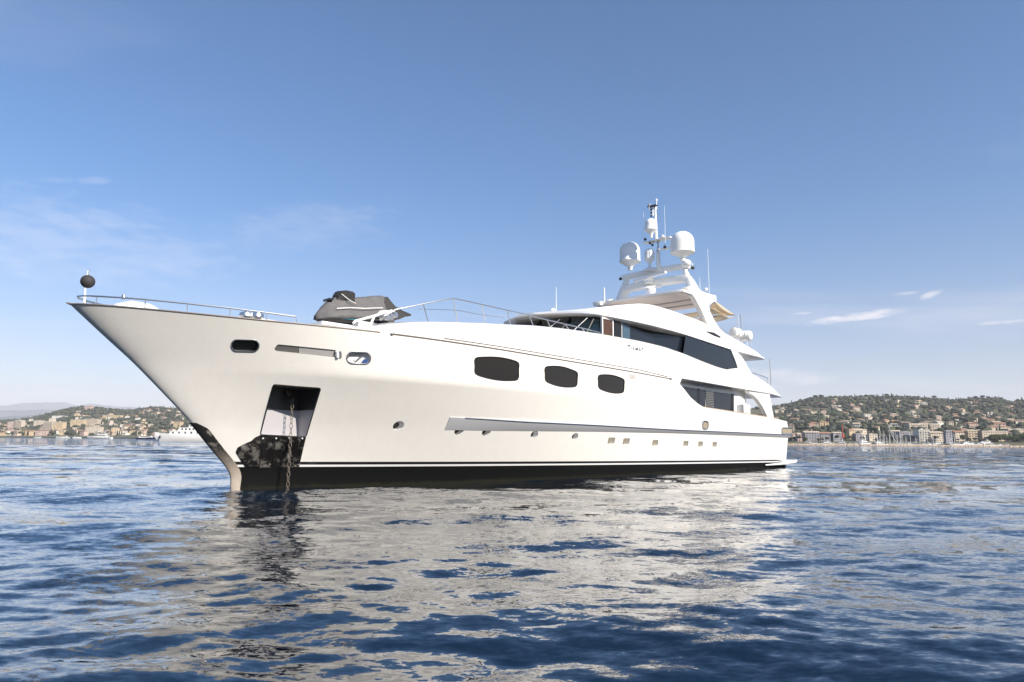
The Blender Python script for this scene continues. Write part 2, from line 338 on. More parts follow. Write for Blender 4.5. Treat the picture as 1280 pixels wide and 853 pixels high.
def build_sea():
    rr = [0.0, 1.0, 2.0, 3.0, 3.8, 4.4]; r = 4.8
    while r < 9000:
        rr.append(r)
        dr = max(0.03, r * r / 1700 * 0.9)
        if r < 70: dr = min(dr, 0.45)
        elif r < 200: dr = min(dr, 1.4)
        else: dr = min(dr, 0.05 * r)
        r += dr
    rr = np.array(rr + [9000, 20000, 48000])
    az = np.concatenate([np.linspace(-180, -48, 70, endpoint=False), np.linspace(-48, 48, 1150, endpoint=False), np.linspace(48, 180, 71)])
    azr = np.radians(az); RR, AA = np.meshgrid(rr, azr, indexing='ij')
    x = RR * np.sin(AA); y = RR * np.cos(AA); z = np.zeros_like(x)
    drr = np.gradient(rr)[:, None]
    rng = np.random.RandomState(11)
    comps = []
    for lam, n, s in ((14, 3, 0.016), (8, 4, 0.026), (4.8, 6, 0.033), (2.9, 9, 0.038), (1.7, 12, 0.041), (1.0, 16, 0.044), (0.62, 18, 0.044), (0.4, 18, 0.038)):
        for i in range(n):
            l = lam * rng.uniform(0.78, 1.28); th = R(97) + rng.normal(0, 0.55); k = 2 * math.pi / l
            comps.append((l, th, s * math.sqrt(2.0 / n) / k, rng.uniform(0, 6.283)))
    # calmer and livelier stretches
    env = 0.85 + 0.25 * np.sin(x * 0.13 + y * 0.21 + 1.0) * np.sin(x * 0.07 - y * 0.12 + 2.2)
    for l, th, a, ph in comps:
        att = np.clip((l / (2.6 * drr) - 0.8), 0, 1)
        k = 2 * math.pi / l
        p = k * (x * math.cos(th) + y * math.sin(th)) + ph + 0.6 * np.sin(0.17 * x / l * 2 + ph * 3 + 0.11 * y / l)
        z += att * a * (np.sin(p) + 0.18 * np.cos(2 * p)) * (env if l < 4 else 1)
    z[RR > 2500] = 0
    ni, nj = x.shape
    verts = np.stack([x, y, z], -1).reshape(-1, 3)
    i = np.arange(ni - 1)[:, None] * nj; j = np.arange(nj - 1)[None, :]
    q = np.stack([i + j, i + nj + j, i + nj + j + 1, i + j + 1], -1).reshape(-1, 4)
    me = bpy.data.meshes.new('sea'); me.vertices.add(len(verts)); me.vertices.foreach_set('co', verts.ravel())
    me.loops.add(q.size); me.loops.foreach_set('vertex_index', q.ravel().astype(np.int32)); me.polygons.add(len(q))
    me.polygons.foreach_set('loop_start', np.arange(0, q.size, 4, dtype=np.int32)); me.polygons.foreach_set('use_smooth', np.ones(len(q), bool))
    me.update(calc_edges=True); me.validate(); me.materials.append(MATS['sea_water'])
    o = bpy.data.objects.new('sea', me); C.objects.link(o); tag(o, kind='structure', label='rippled dark blue sea reaching to the shore')
build_sea()

# ------------------------------------------------------------------ land: hills round the bay
def noise2(seed, n=48):
    rng = np.random.RandomState(seed); g = rng.rand(n, n)
    def f(x, y):
        x = np.asarray(x, float); y = np.asarray(y, float); xi = np.floor(x).astype(int); yi = np.floor(y).astype(int); fx = x - xi; fy = y - yi
        fx = fx * fx * (3 - 2 * fx); fy = fy * fy * (3 - 2 * fy)
        a = g[xi % n, yi % n]; b = g[(xi + 1) % n, yi % n]; c = g[xi % n, (yi + 1) % n]; d = g[(xi + 1) % n, (yi + 1) % n]
        return (a * (1 - fx) + b * fx) * (1 - fy) + (c * (1 - fx) + d * fx) * fy
    return f
nA, nB = noise2(3), noise2(5)
RIDGE = [(-400, 515), (-150, 528), (-40, 530), (0, 528), (40, 523), (60, 518), (80, 512.5), (95, 510), (120, 511), (140, 513.5), (165, 513), (178, 511), (192, 510), (205, 511.5), (235, 516), (300, 512), (420, 505), (600, 500), (800, 508), (900, 511), (966, 510), (985, 508), (1000, 504), (1015, 500.5), (1030, 499.5), (1080, 499), (1110, 498.5), (1120, 498.5), (1150, 500), (1200, 502), (1225, 500), (1250, 500), (1262, 503), (1272, 504), (1280, 502), (1330, 498), (1500, 505), (1800, 520)]
SHORE = [(-400, 1500), (0, 1500), (230, 1350), (500, 1150), (960, 900), (1280, 860), (1800, 800)]
def land(px, s):
    """point of the shore land: px = bearing as a photo column, s = 0 at the water's edge, 1 at the ridge"""
    D0 = interp(SHORE, px); D1 = D0 + 1150; D = D0 + (D1 - D0) * s
    ptop = WD(px, interp(RIDGE, px), D1).z
    d = ray(px, 550); X = d.x / d.y * D
    prof = 0.012 + 0.988 * (min(s, 1) ** 1.25) if s > 0 else 0
    if s > 1: prof = 1 - (s - 1) * 0.35
    z = 1.6 + (ptop - 1.6) * prof
    w = min(1, max(0, s * 3)) * (1 - min(1, max(0, (s - 0.8) * 4)) * 0.85)
    z += w * (float(nA(X / 170 + 40, D / 190 + 7)) - 0.5) * 22 * min(1, ptop / 90)
    return Vector((X, D, max(z, 1.6 if s > 0 else -1.0)))
def land_material():
    M = mat('hill_ground', (0.10, 0.10, 0.055), 0.95, var=0.45, vscale=0.03)
    return M
land_material()
mat('far_mountain', (0.11, 0.12, 0.12), 1.0, var=0.25, vscale=0.0015)
def build_land():
    pxs = np.concatenate([np.linspace(-420, 1800, 420)]); ss = [-0.01, 0.0, 0.02, 0.05] + list(np.linspace(0.08, 1.0, 44)) + [1.1, 1.3, 1.6, 2.2]
    V_ = []; F_ = []
    for s in ss:
        for px in pxs:
            p = land(px, s); V_.append(tuple(p))
    n = len(pxs)
    for i in range(len(ss) - 1):
        for j in range(n - 1): F_.append((i * n + j, i * n + j + 1, (i + 1) * n + j + 1, (i + 1) * n + j))
    b = MB(); b.add(V_, F_, 'hill_ground', True); o = b.build('coastal_hills', fix=False, autosmooth=180); tag(o, kind='structure', label='wooded coastal hills behind the bay')
build_land()
def build_mountains():
    prof = [(-300, 505), (-120, 509), (-30, 509), (-5, 507), (8, 506.5), (20, 504.5), (40, 503), (60, 503.5), (75, 503), (85, 506), (95, 507.5), (105, 505.5), (115, 505), (130, 507), (150, 508.5), (170, 509), (190, 510), (240, 513), (400, 520), (1000, 530), (1600, 525)]
    prof2 = [(-300, 512), (-60, 513), (-10, 513.5), (20, 513), (60, 512.5), (80, 514), (110, 520), (200, 530), (1600, 540)]
    prof3 = [(-300, 520), (-60, 520.5), (0, 521), (40, 519), (70, 521), (100, 527), (1600, 540)]
    for k, (pr, D, am) in enumerate(((prof, 17000, 1.1), (prof2, 10500, .7), (prof3, 7500, .5))):
        pxs = np.linspace(-300, 500, 260); V_ = []
        rows = ((0, 0, 0), (0, .45, 300), (0, .8, 600), (0, 1.0, 900), (0, .8, 1500))
        for _, h, dd in rows:
            for px in pxs:
                py = interp(pr, px) + am * (float(nB(px / 9, 3 + k)) - .5) + am * .5 * (float(nB(px / 3, 9 + k)) - .5)
                z1 = WD(px, py, D + 900).z; d = ray(px, 550)
                V_.append((d.x / d.y * (D + dd), D + dd, max(-2, -2 + (z1 + 2) * (h + (0.12 * (float(nA(px / 7, h * 5)) - .5) if 0 < h < 1 else 0)))))
        n = len(pxs); F_ = [(i * n + j, i * n + j + 1, (i + 1) * n + j + 1, (i + 1) * n + j) for i in range(len(rows) - 1) for j in range(n - 1)]
        b = MB(); b.add(V_, F_, 'far_mountain', True); o = b.build('mountains', fix=False, autosmooth=180)
        tag(o, kind='structure', label=('far hazy mountain range', 'nearer blue range before the mountains', 'low blue foothills')[k])
build_mountains()

mat('fairlead_cream', (.86, .82, .74), .5)
mat('frame_grey', (.11, .105, .10), .5)
# ------------------------------------------------------------------ THE YACHT (built in u = metres aft of the stem, v = metres to port, z)
YT = lambda p: (-p[0], p[1], p[2])
yacht = empty('motor_yacht', YS, TH + math.pi)
tag(yacht, 'long white three-deck motor yacht at anchor with satellite domes on its mast', 'yacht')
def YB(): return MB(YT)
STEM = [(-1.6, 0.6), (0.0, 0.1), (0.56, 0.08), (0.85, -0.08), (1.6, -0.78), (2.53, -1.59), (3.94, -3.05), (4.68, -3.84), (5.49, -4.81), (6.47, -5.95), (7, -6.5)]
_stem = smooth_tab(STEM, -1.6, 7, w=0.12)
SHEER = [(-6, 6.47), (-3, 6.37), (0, 6.30), (4, 6.30), (9, 6.22), (15, 6.13), (22, 6.02), (27, 5.90), (46, 5.5)]
_sheer = smooth_tab(SHEER, -6, 46, w=1.0)
TRANSOM = 45.35
def breadth(u, z):
    d = max(u - _stem(z), 0.0); zs = _sheer(u)
    xs = min(d / 20.0, 1); bs = 4.42 * (1 - (1 - xs) ** 2.8) + 0.42 * math.tanh(math.sqrt(d / 0.8)) * math.exp(-d / 9.0)
    xw = min(d / 32.0, 1); bw = 3.75 * (1 - (1 - xw) ** 2.0) + 0.10 * math.tanh(math.sqrt(d / 0.3)) * math.exp(-d / 9.0)
    if z < 0: return bw * max(0.25, 1 - 0.45 * (-z / 1.5) ** 1.5)
    zk = 4.58 - 0.006 * u
    f = min(1, max(0, (u + 3.5) / 8.0)); f = f * f * (3 - 2 * f)
    gk = (zk / zs) ** 1.1 * (1 - f) + 0.975 * f
    if z <= zk: g = gk * (z / zk) ** 1.12
    else: g = gk + (1 - gk) * min(1.15, (z - zk) / (zs - zk))
    b = bw + (bs - bw) * g
    if u > 26: b *= 1 - 0.055 * ((u - 26) / 19) ** 2
    return b
def on_hull(px, py, v0=3.0):
    v = v0
    for _ in range(14):
        u, z = SV(px, py, v); v = 0.5 * v + 0.5 * breadth(u, z)
    u, z = SV(px, py, v); return u, v, z

# top edge of the hull: sheer, then down into the side opening, then the aft bulwark
side_open = [SV(px, py, 4.3) for px, py in ((838.5, 473), (844, 480), (849, 487), (855, 496.6), (863, 504), (870.5, 508.6), (893, 512.0), (917, 515.5), (940, 518.8), (959, 521.5), (966.5, 522.5), (986.4, 526.8), (989, 533), (991, 539), (993.5, 543.3))]
HT = [(u, z) for u, z in SHEER if u < side_open[0][0] - .3] + side_open
def hull_top(u): return interp(HT, u) if u > 25 else _sheer(u)
def build_hull():
    qs = [0.0006, 0.004] + list(0.012 + 51.288 * np.linspace(0, 1, 150) ** 1.6)
    q_extra = [u + 5.95 for u, _ in side_open]
    qs = sorted([q for q in qs if all(abs(q - e) > 0.12 for e in q_extra)] + [e for e in q_extra if e < 51.3])
    tz = [-1.4, -0.7, -0.3, 0.0, .15, .3, .45, .6, .75, .9, 1.05]
    rows = 30
    rings = []; nport = None
    for q in qs:
        uu = -5.95 + q; zt = min(hull_top(uu), 6.47); port = []
        zl = [-1.4, -0.8, -0.35, 0.0] + [0.2 + (zt - 0.2) * k / rows for k in range(rows + 1)]
        zk = 4.58 - 0.006 * uu
        if zt > 5.0:     # one row exactly on the knuckle
            zl[4:] = [0.2 + (zk - 0.2) * k / 21 for k in range(21)] + [zk + (zt - zk) * k / (rows - 21) for k in range(rows - 20)]
        for z in zl:
            us = _stem(z); u = us + q * (TRANSOM - us) / 51.3; port.append((u, breadth(u, z) if q > 0 else 0.0, z))
        uT, bT = port[-1][0], port[-1][1]
        fl = max(3.3, zt - 0.42) if zt > 5 else min(3.3, zt - 0.1)
        inn = max(bT - 0.16, bT * 0.5)
        us2 = _stem(fl); u2 = us2 + q * (TRANSOM - us2) / 51.3; b2 = max(breadth(u2, fl) - .16, breadth(u2, fl) * .5)
        port += [(uT, inn, zt), (u2, b2, fl), (u2, b2 * .4, fl + .03)]
        ring = [(port[0][0], 0.0, -1.45)] + port + [(u2, 0.0, fl + .04)] + [(a, -b_, c) for a, b_, c in reversed(port)]
        rings.append(ring)
    b = YB(); b.loft(rings, 'hull_paint', True, caps=False)
    n = len(rings[0]); L0 = (len(rings) - 1) * n; b.f.append([L0 + j for j in range(n)]); b.mi.append(0); b.sm.append(True)
    for j in range(n // 2):      # the narrow face of the stem, row by row
        q4 = [j, (j + 1), (n - j - 1) % n, (n - j) % n]; q4 = [k for i, k in enumerate(q4) if k not in q4[:i]]
        if len(q4) > 2: b.f.append(q4); b.mi.append(0); b.sm.append(True)
    o = b.build('hull', yacht, autosmooth=180)
    for p in o.data.polygons: pass
    return o
hull = build_hull()
for mn in ('black_gap', 'white_gelcoat', 'polished_steel', 'teak', 'soffit'): hull.data.materials.append(MATS[mn])

cutters = []
def cutter(front, depth, mname, out=0.6, sides=(1,), narrow=1.0):
    """front: outline of (u, v, z) on the port side; makes a recess"""
    n = len(front); cu = sum(p[0] for p in front) / n; cz = sum(p[2] for p in front) / n
    for s in sides:
        b = YB(); F_ = [(u, s * (v + out), z) for u, v, z in front]
        B_ = [(cu + (u - cu) * narrow, s * (v - depth), cz + (z - cz) * narrow) for u, v, z in front]
        b.prism(F_, B_, mname)
        o = b.build('cut', None); o.parent = yacht; cutters.append(o)
def outline_px(pts, v0=3.5): return [on_hull(px, py, v0) for px, py in pts]
def resample(pts, n_per=6, closed=True):
    """smooth closed curve through the points (Catmull-Rom)"""
    out = []; k = len(pts)
    for i in range(k):
        p0, p1, p2, p3 = [np.array(pts[(i + j) % k], float) for j in (-1, 0, 1, 2)]
        for t in np.linspace(0, 1, n_per, endpoint=False):
            out.append(tuple(0.5 * ((2 * p1) + (-p0 + p2) * t + (2 * p0 - 5 * p1 + 4 * p2 - p3) * t * t + (-p0 + 3 * p1 - 3 * p2 + p3) * t ** 3)))
    return out
def rounded(pts, r=1.5, n=4):
    """polygon with rounded corners (photo units)"""
    out = []; k = len(pts)
    for i in range(k):
        p = np.array(pts[i], float); a = np.array(pts[i - 1], float) - p; b = np.array(pts[(i + 1) % k], float) - p
        la, lb = np.linalg.norm(a), np.linalg.norm(b); rr = min(r, la / 2.2, lb / 2.2); A = p + a / la * rr; B = p + b / lb * rr
        for t in np.linspace(0, 1, n): out.append(tuple((1 - t) ** 2 * A + 2 * t * (1 - t) * p + t * t * B))
    return out
def pane(name, front, inset, mname, thick=0.03, parent=None, sides=(1, -1), label=None):
    res = []
    for s in sides:
        b = YB(); b.prism([(u, s * (v - inset), z) for u, v, z in front], [(u, s * (v - inset - thick), z) for u, v, z in front], mname)
        o = b.build(name, parent or yacht); res.append(o)
        if label: o['label'] = label
    return res
def rim(name, front, r, mname, off=0.0, sides=(1, -1), parent=None):
    res = []
    for s in sides:
        b = YB(); b.tube([(u, s * (v + off), z) for u, v, z in front], r, mname, n=6, closed=True); res.append(b.build(name, parent or yacht))
    return res
def capsule(cx, cy, hw, hh, tilt=0.0, n=8):
    pts = []
    for k in range(n + 1): a = -math.pi / 2 + math.pi * k / n; pts.append((cx + (hw - hh) + hh * math.cos(a), cy + hh * math.sin(a)))
    for k in range(n + 1): a = math.pi / 2 + math.pi * k / n; pts.append((cx - (hw - hh) + hh * math.cos(a), cy + hh * math.sin(a)))
    return [(x, y + (x - cx) * tilt) for x, y in pts]

# openings in the topsides
# big saloon windows, barrel shaped
WINS = [[(594, 448), (607, 446.3), (622, 446.6), (636, 449), (648, 453.5), (648.4, 463), (647.6, 474.5), (636, 476.3), (622, 475.5), (607, 472.5), (594.2, 467.5), (593.4, 458)],
        [(681.5, 459.2), (693, 457.6), (704, 458.8), (713, 461.6), (721.6, 465.8), (721.9, 474), (720.6, 482.8), (711, 484.4), (701, 483.6), (691, 481), (682, 476.5), (681, 468)],
        [(748, 469.6), (757, 468.3), (766, 469.2), (774, 471.6), (780.2, 475), (780.4, 482), (779.3, 490.4), (771, 492.0), (764, 491.3), (756, 489.2), (748.4, 485.2), (747.4, 477)]]
for w in WINS:
    f = outline_px(resample(w, 3), 4.3); cutter(f, 0.05, 'black_gap', sides=(1, -1))
    ps = pane('window', f, 0.03, 'tinted_glass', 0.01)
    for s, p in zip((1, -1), ps): rim('window_frame', f, 0.018, 'frame_black', 0.0, (s,), p)
# round portholes
for px, py, r in ((498.2, 532.3, 6.3), (574, 538.6, 5.4), (608, 540.2, 5.0), (668, 543.6, 4.2), (718.8, 546.0, 3.6)):
    c = on_hull(px, py); rad = 0.235
    f = []
    for k in range(20):
        a = 2 * math.pi * k / 20; u = c[0] + rad * 1.05 * math.cos(a); z = c[2] + rad * math.sin(a) * .82; f.append((u, breadth(u, z), z))
    cutter(f, 0.30, 'white_gelcoat', sides=(1, -1)); cc = (c[0], c[1], c[2]); g = [(u, c[1], z) for u, v, z in f]
    for s in (1, -1):
        b = YB(); b.prism([(c[0] + (u - c[0]) * .72, s * (breadth(u, z) - .27), c[2] + (z - c[2]) * .72) for u, v, z in f], [(c[0] + (u - c[0]) * .72, s * (breadth(u, z) - .32), c[2] + (z - c[2]) * .72) for u, v, z in f], 'tinted_glass'); b.build('porthole', yacht)
# square portholes
for x0, x1, y0, y1 in ((758.5, 770, 547, 555.2), (777.8, 788, 548, 556), (814.5, 823.5, 549.8, 558), (854, 860.6, 551, 558.6), (872.3, 879, 551.7, 559.2), (890.3, 896.2, 552.2, 559.5)):
    a = on_hull((x0 + x1) / 2, (y0 + y1) / 2); wd = 0.31; hh = 0.18
    def ring4(wd, hh):
        pr = rounded([(a[0] - wd, a[2] + hh), (a[0] + wd, a[2] + hh), (a[0] + wd, a[2] - hh), (a[0] - wd, a[2] - hh)], 0.06, 3); return [(u, breadth(u, z), z) for u, z in pr]
    cutter(ring4(wd, hh), 0.52, 'fairlead_cream', sides=(1, -1)); pane('porthole', ring4(wd - .02, hh - .02), 0.50, 'tinted_glass', 0.02)
# forward ovals and the mooring slot
f1 = outline_px(capsule(306.3, 432.2, 17.3, 7.2, 0.02)); cutter(f1, 0.22, 'black_gap', sides=(1, -1)); rim('fairlead_ring', f1, 0.026, 'steel', 0.01)
f3 = outline_px(capsule(448.3, 447.8, 15.2, 7.4, 0.03)); cutter(f3, 0.16, 'white_gelcoat', sides=(1, -1)); rim('fairlead_ring', f3, 0.024, 'steel', 0.01)
b = YB(); p = [on_hull(*q) for q in ((455, 443.5), (450, 448), (445, 452.5), (442.5, 450))]; b.tube([(u, v - .06, z) for u, v, z in p], .03, 'steel', 6); p = [on_hull(*q) for q in ((435.5, 448), (440, 443.5), (452, 443))]; b.tube([(u, v - .1, z) for u, v, z in p], .022, 'steel', 6); b.build('mooring_hook', yacht)
q = [on_hull(*k) for k in ((453.5, 453), (457.5, 448.8), (461, 449.5), (460, 454))]
pane('bollard_cover', q, .05, 'blue_cover', .08, sides=(1,))
slot = rounded([(342.6, 436.6), (347.0, 430.6), (424.5, 438.3), (424.5, 447.2), (345, 438.9)], 2, 3)
f2 = outline_px(slot); cutter(f2, 0.17, 'dull_steel' if 0 else 'soffit', sides=(1, -1))
pane('slot_panel', outline_px([(343.5, 437), (348, 431.3), (373.5, 433.8), (373.5, 441.2), (345, 438.6)]), 0.04, 'frame_grey', .02)
pane('slot_panel', outline_px([(374.5, 433.9), (418.5, 438.1), (418.5, 445.8), (374.5, 441.3)]), 0.05, 'slot_grey', .02)
for s in (1, -1):
    b = YB(); p0 = on_hull(420.5, 439.0); p1 = on_hull(421.5, 447.2)
    b.tube([(p0[0], s * (p0[1] + .03), p0[2]), (p1[0], s * (p1[1] + .03), p1[2])], 0.07, 'white_gelcoat', 10)
    p0 = on_hull(424.8, 439.4); p1 = on_hull(425.8, 446.5); b.tube([(p0[0], s * (p0[1] + .02), p0[2]), (p1[0], s * (p1[1] + .02), p1[2])], 0.05, 'steel', 10); b.build('fairlead_roller', yacht)
# anchor pocket: the outline is on the flared plating, the back plate stands nearly upright
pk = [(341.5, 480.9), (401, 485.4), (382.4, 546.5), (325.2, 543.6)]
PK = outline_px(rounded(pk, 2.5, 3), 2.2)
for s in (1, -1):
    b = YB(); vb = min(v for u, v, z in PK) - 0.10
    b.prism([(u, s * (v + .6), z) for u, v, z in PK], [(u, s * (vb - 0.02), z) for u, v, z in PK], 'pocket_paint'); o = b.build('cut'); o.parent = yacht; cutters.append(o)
# cut them
def apply_cuts(target, cs):
    for c in cs:
        md = target.modifiers.new('cut', 'BOOLEAN'); md.operation = 'DIFFERENCE'; md.solver = 'EXACT'; md.object = c
        try: md.material_mode = 'TRANSFER'
        except Exception: pass
    bpy.context.view_layer.update(); dg = bpy.context.evaluated_depsgraph_get()
    me = bpy.data.meshes.new_from_object(target.evaluated_get(dg)); target.modifiers.clear(); target.data = me
    for c in cs: bpy.data.objects.remove(c, do_unlink=True)
bpy.context.view_layer.update()
apply_cuts(hull, cutters)
def hull_normals():
    me = hull.data; nv = len(me.vertices); co = np.empty(nv * 3); me.vertices.foreach_get('co', co); co = co.reshape(-1, 3)
    cache = {}
    def nrm(i):
        if i not in cache:
            x, y, z = co[i]; u = -x; e = 0.03; us = _stem(z); u = max(u, us + 0.03)
            bu = (breadth(u + e, z) - breadth(max(u - e, us + .004), z)) / (u + e - max(u - e, us + .004)); bz = (breadth(u, z + e) - breadth(u, z - e)) / (2 * e)
            n = Vector((bu, 1, -bz)); n.normalize(); cache[i] = (n, breadth(u, z))
        return cache[i]
    names = [m_.name for m_ in me.materials]; out = [None] * len(me.loops)
    for p in me.polygons:
        side = me.materials[p.material_index] and me.materials[p.material_index].name == 'hull_paint' and abs(p.normal.z) < 0.8 and p.center.z > -1 and p.center.x > -TRANSOM + .05
        for li in p.loop_indices:
            vi = me.loops[li].vertex_index; n = p.normal
            if side:
                nn, bb = nrm(vi); y = co[vi][1]
                if abs(abs(y) - bb) < 0.05:
                    n2 = Vector((nn.x, nn.y if p.center.y > 0 else -nn.y, nn.z))
                    if n2.dot(p.normal) > 0.6: n = n2
            out[li] = (n.x, n.y, n.z)
    me.polygons.foreach_set('use_smooth', [True] * len(me.polygons)); me.normals_split_custom_set(out)
hull_normals()

# pocket shade, shelf and hawse pipe
def pocket(s):
    z_mid = [on_hull(333.6, 510.6), on_hull(391.6, 515.3)]
    t = YB(); vb = min(v for u, v, z in PK) - 0.10
    # black sheet standing for the shadow over the back plate's upper half
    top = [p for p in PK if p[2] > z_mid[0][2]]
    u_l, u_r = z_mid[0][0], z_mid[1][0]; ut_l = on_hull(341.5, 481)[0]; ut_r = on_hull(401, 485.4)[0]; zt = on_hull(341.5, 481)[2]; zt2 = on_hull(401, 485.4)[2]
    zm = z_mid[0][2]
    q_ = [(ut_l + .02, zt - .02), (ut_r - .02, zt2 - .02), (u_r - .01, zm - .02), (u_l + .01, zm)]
    t.prism([(u, s * (vb + .03), z) for u, z in q_], [(u, s * (vb - .01), z) for u, z in q_], 'frame_black'); o = t.build('pocket_shade', yacht)
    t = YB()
    for A, B_ in ((q_[0], q_[1]), (q_[3], q_[0]), (q_[1], q_[2])):      # same shade painted black on the sides and roof of the recess
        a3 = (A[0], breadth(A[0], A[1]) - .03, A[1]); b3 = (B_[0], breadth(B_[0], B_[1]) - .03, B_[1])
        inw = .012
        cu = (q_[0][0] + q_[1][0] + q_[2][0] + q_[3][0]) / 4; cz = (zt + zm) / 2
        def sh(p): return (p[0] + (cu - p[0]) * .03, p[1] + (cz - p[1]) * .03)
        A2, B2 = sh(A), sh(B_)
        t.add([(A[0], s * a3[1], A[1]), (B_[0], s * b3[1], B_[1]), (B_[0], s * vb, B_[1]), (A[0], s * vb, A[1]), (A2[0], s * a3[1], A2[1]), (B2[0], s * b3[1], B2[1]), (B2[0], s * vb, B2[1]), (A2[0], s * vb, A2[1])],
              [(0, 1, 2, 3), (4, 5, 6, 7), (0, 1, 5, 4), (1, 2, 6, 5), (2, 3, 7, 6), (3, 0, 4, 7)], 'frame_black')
    t.build('pocket_side_shade', yacht)
    t = YB(); p0 = SV(358, 484, vb + .1); p1 = SV(365.8, 498, vb + .55)
    t.tube([(p0[0], s * (vb + .05), p0[1]), (p1[0], s * (vb + .5), p1[1])], .09, 'frame_grey', 14); t.tube([(p1[0] - .01, s * (vb + .46), p1[1] + .03), (p1[0], s * (vb + .54), p1[1] - .03)], .12, 'frame_black', 14); t.build('hawse_pipe', yacht)
    return rim('pocket_rim', PK, .022, 'frame_black', .005, (s,))
for s in (1, -1): pocket(s)
# polished plates below the pocket and along the stem
def skin_patch(name, pts_px, mname, off=0.02, sides=(1, -1), sub=14):
    """a thin plate lying on the plating, its outline traced in photo units, gridded so that it follows the curve"""
    P = [on_hull(*p) for p in pts_px]
    for s in sides:
        bm = bmesh.new(); vs_ = [bm.verts.new((u, z, 0)) for u, v, z in P]; bm.faces.new(vs_)
        us = [p[0] for p in P]; zs = [p[2] for p in P]
        for k in range(1, sub):
            for co_, no_ in (((min(us) + (max(us) - min(us)) * k / sub, 0, 0), (1, 0, 0)), ((0, min(zs) + (max(zs) - min(zs)) * k / sub, 0), (0, 1, 0))):
                bmesh.ops.bisect_plane(bm, geom=bm.faces[:] + bm.edges[:] + bm.verts[:], plane_co=co_, plane_no=no_)
        for v in bm.verts:
            u, z = v.co.x, v.co.y; v.co = Vector((-u, s * (breadth(u, z) + off), z))
        ex = bmesh.ops.solidify(bm, geom=bm.faces[:], thickness=0.018)
        bmesh.ops.recalc_face_normals(bm, faces=bm.faces)
        me = bpy.data.meshes.new(name); bm.to_mesh(me); bm.free(); me.materials.append(MATS[mname])
        for p in me.polygons: p.use_smooth = True
        me.set_sharp_from_angle(angle=R(40))
        o = bpy.data.objects.new(name, me); C.objects.link(o); o.parent = yacht
skin_patch('anchor_plate', [(325, 544.2), (318.5, 547), (313.8, 551.5), (304, 555.5), (296.5, 559.8), (294.6, 565), (300, 574), (306.3, 583.5), (340, 584.2), (373.8, 583.2), (382.2, 546.8)], 'polished_steel')
for px in (327, 343.5, 359.5, 376):        # ribs and their bright bolts
    pts = [on_hull(px + (347 - px) * .0, 549), on_hull(px - 3, 581)]
    for s in (1, -1):
        t = YB(); t.tube([(u, s * (v + .035), z) for u, v, z in pts], .018, 'frame_black', 6); o = t.build('plate_rib', yacht)
        t = YB(); u, v, z = on_hull(px + 1, 548.3); t.ball((u, s * (v + .05), z), .035, 'white_gelcoat', 8); t.build('plate_bolt', yacht)
def stem_guard():
    rings = []
    for z in np.linspace(-0.6, 2.56, 36):
        us = _stem(z); wdt = 0.30 + 0.10 * min(1, max(0, z)) - (0.22 * max(0, (z - 2.35) / .21) if z > 2.35 else 0); ring = []
        for s in (1, -1):
            seq = [0.0] + list(np.geomspace(.01, wdt, 8)); seq = seq if s == 1 else seq[::-1]
            for d in seq:
                if s == -1 and d == 0.0: continue
                ring.append((us + d - 0.06, s * (breadth(us + d, z) + 0.022 if d > 0 else 0.0), z))
        # order: from port outer edge round the nose to starboard
        port = [p for p in ring if p[1] > 0][::-1]; stb = [p for p in ring if p[1] < 0][::-1]; nose = [p for p in ring if p[1] == 0]
        rings.append(port + nose + stb)
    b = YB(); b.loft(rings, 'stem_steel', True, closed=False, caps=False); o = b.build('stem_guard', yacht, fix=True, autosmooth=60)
stem_guard()

# cap rail, grooves, rubbing strake
def side_tube(name, pts, r, mname, n=8):
    for s in (1, -1):
        b = YB(); b.tube([(u, s * v, z) for u, v, z in pts], r, mname, n); b.build(name, yacht)
cap = [(u, breadth(u, _sheer(u) - .01) + .0, _sheer(u) + 0.0) for u in list(np.linspace(-5.9, -5.0, 8)) + list(np.linspace(-4.8, 4.0, 40))]
b = YB(); b.tube([(u, v, z) for u, v, z in reversed(cap)] + [(-6.02, 0, 6.48)] + [(u, -v, z) for u, v, z in cap], 0.026, 'rail_trim', 8); b.build('cap_rail', yacht)
g1 = [SV(px, py, 4.45) for px, py in ((558.8, 422.6), (620, 432.5), (700, 445.8), (760, 455.8), (800, 462.7), (834.5, 471))]
g2 = [(lambda q: (q[0], q[2]))(on_hull(px, py)) for px, py in ((490, 417.4), (540, 424), (600, 432.9), (700, 449.6), (760, 459.6), (800, 466.5), (838, 473.7))]
def groove(g, r):
    us = np.linspace(g[0][0], g[-1][0], 40); side_tube('side_trim', [(u, breadth(u, interp(g, u)) + .005, interp(g, u)) for u in us], r, 'rail_trim', 6)
groove(g2, .032)
for s in (1, -1):
    b = YB(); u, z = g2[0]; b.ball((u, s * (breadth(u, z) + .02), z), .07, 'dull_steel', 8, (1.2, .8, 1)); b.build('trim_end', yacht); b = YB(); u, z = g2[-1]; b.ball((u, s * (breadth(u, z) + .02), z), .08, 'dull_steel', 8, (1.6, .8, 1)); b.build('trim_end', yacht)
rt = [(lambda q: (q[0], q[2]))(on_hull(px, py)) for px, py in ((562, 521.8), (600, 524), (652, 527.6), (740, 531.8), (840, 537.5), (916, 540.6), (994, 544.2))]
rb = [(lambda q: (q[0], q[2]))(on_hull(px, py)) for px, py in ((558, 537.6), (610, 538.6), (740, 539.8), (840, 541.8), (916, 544.6), (992, 547.8))]
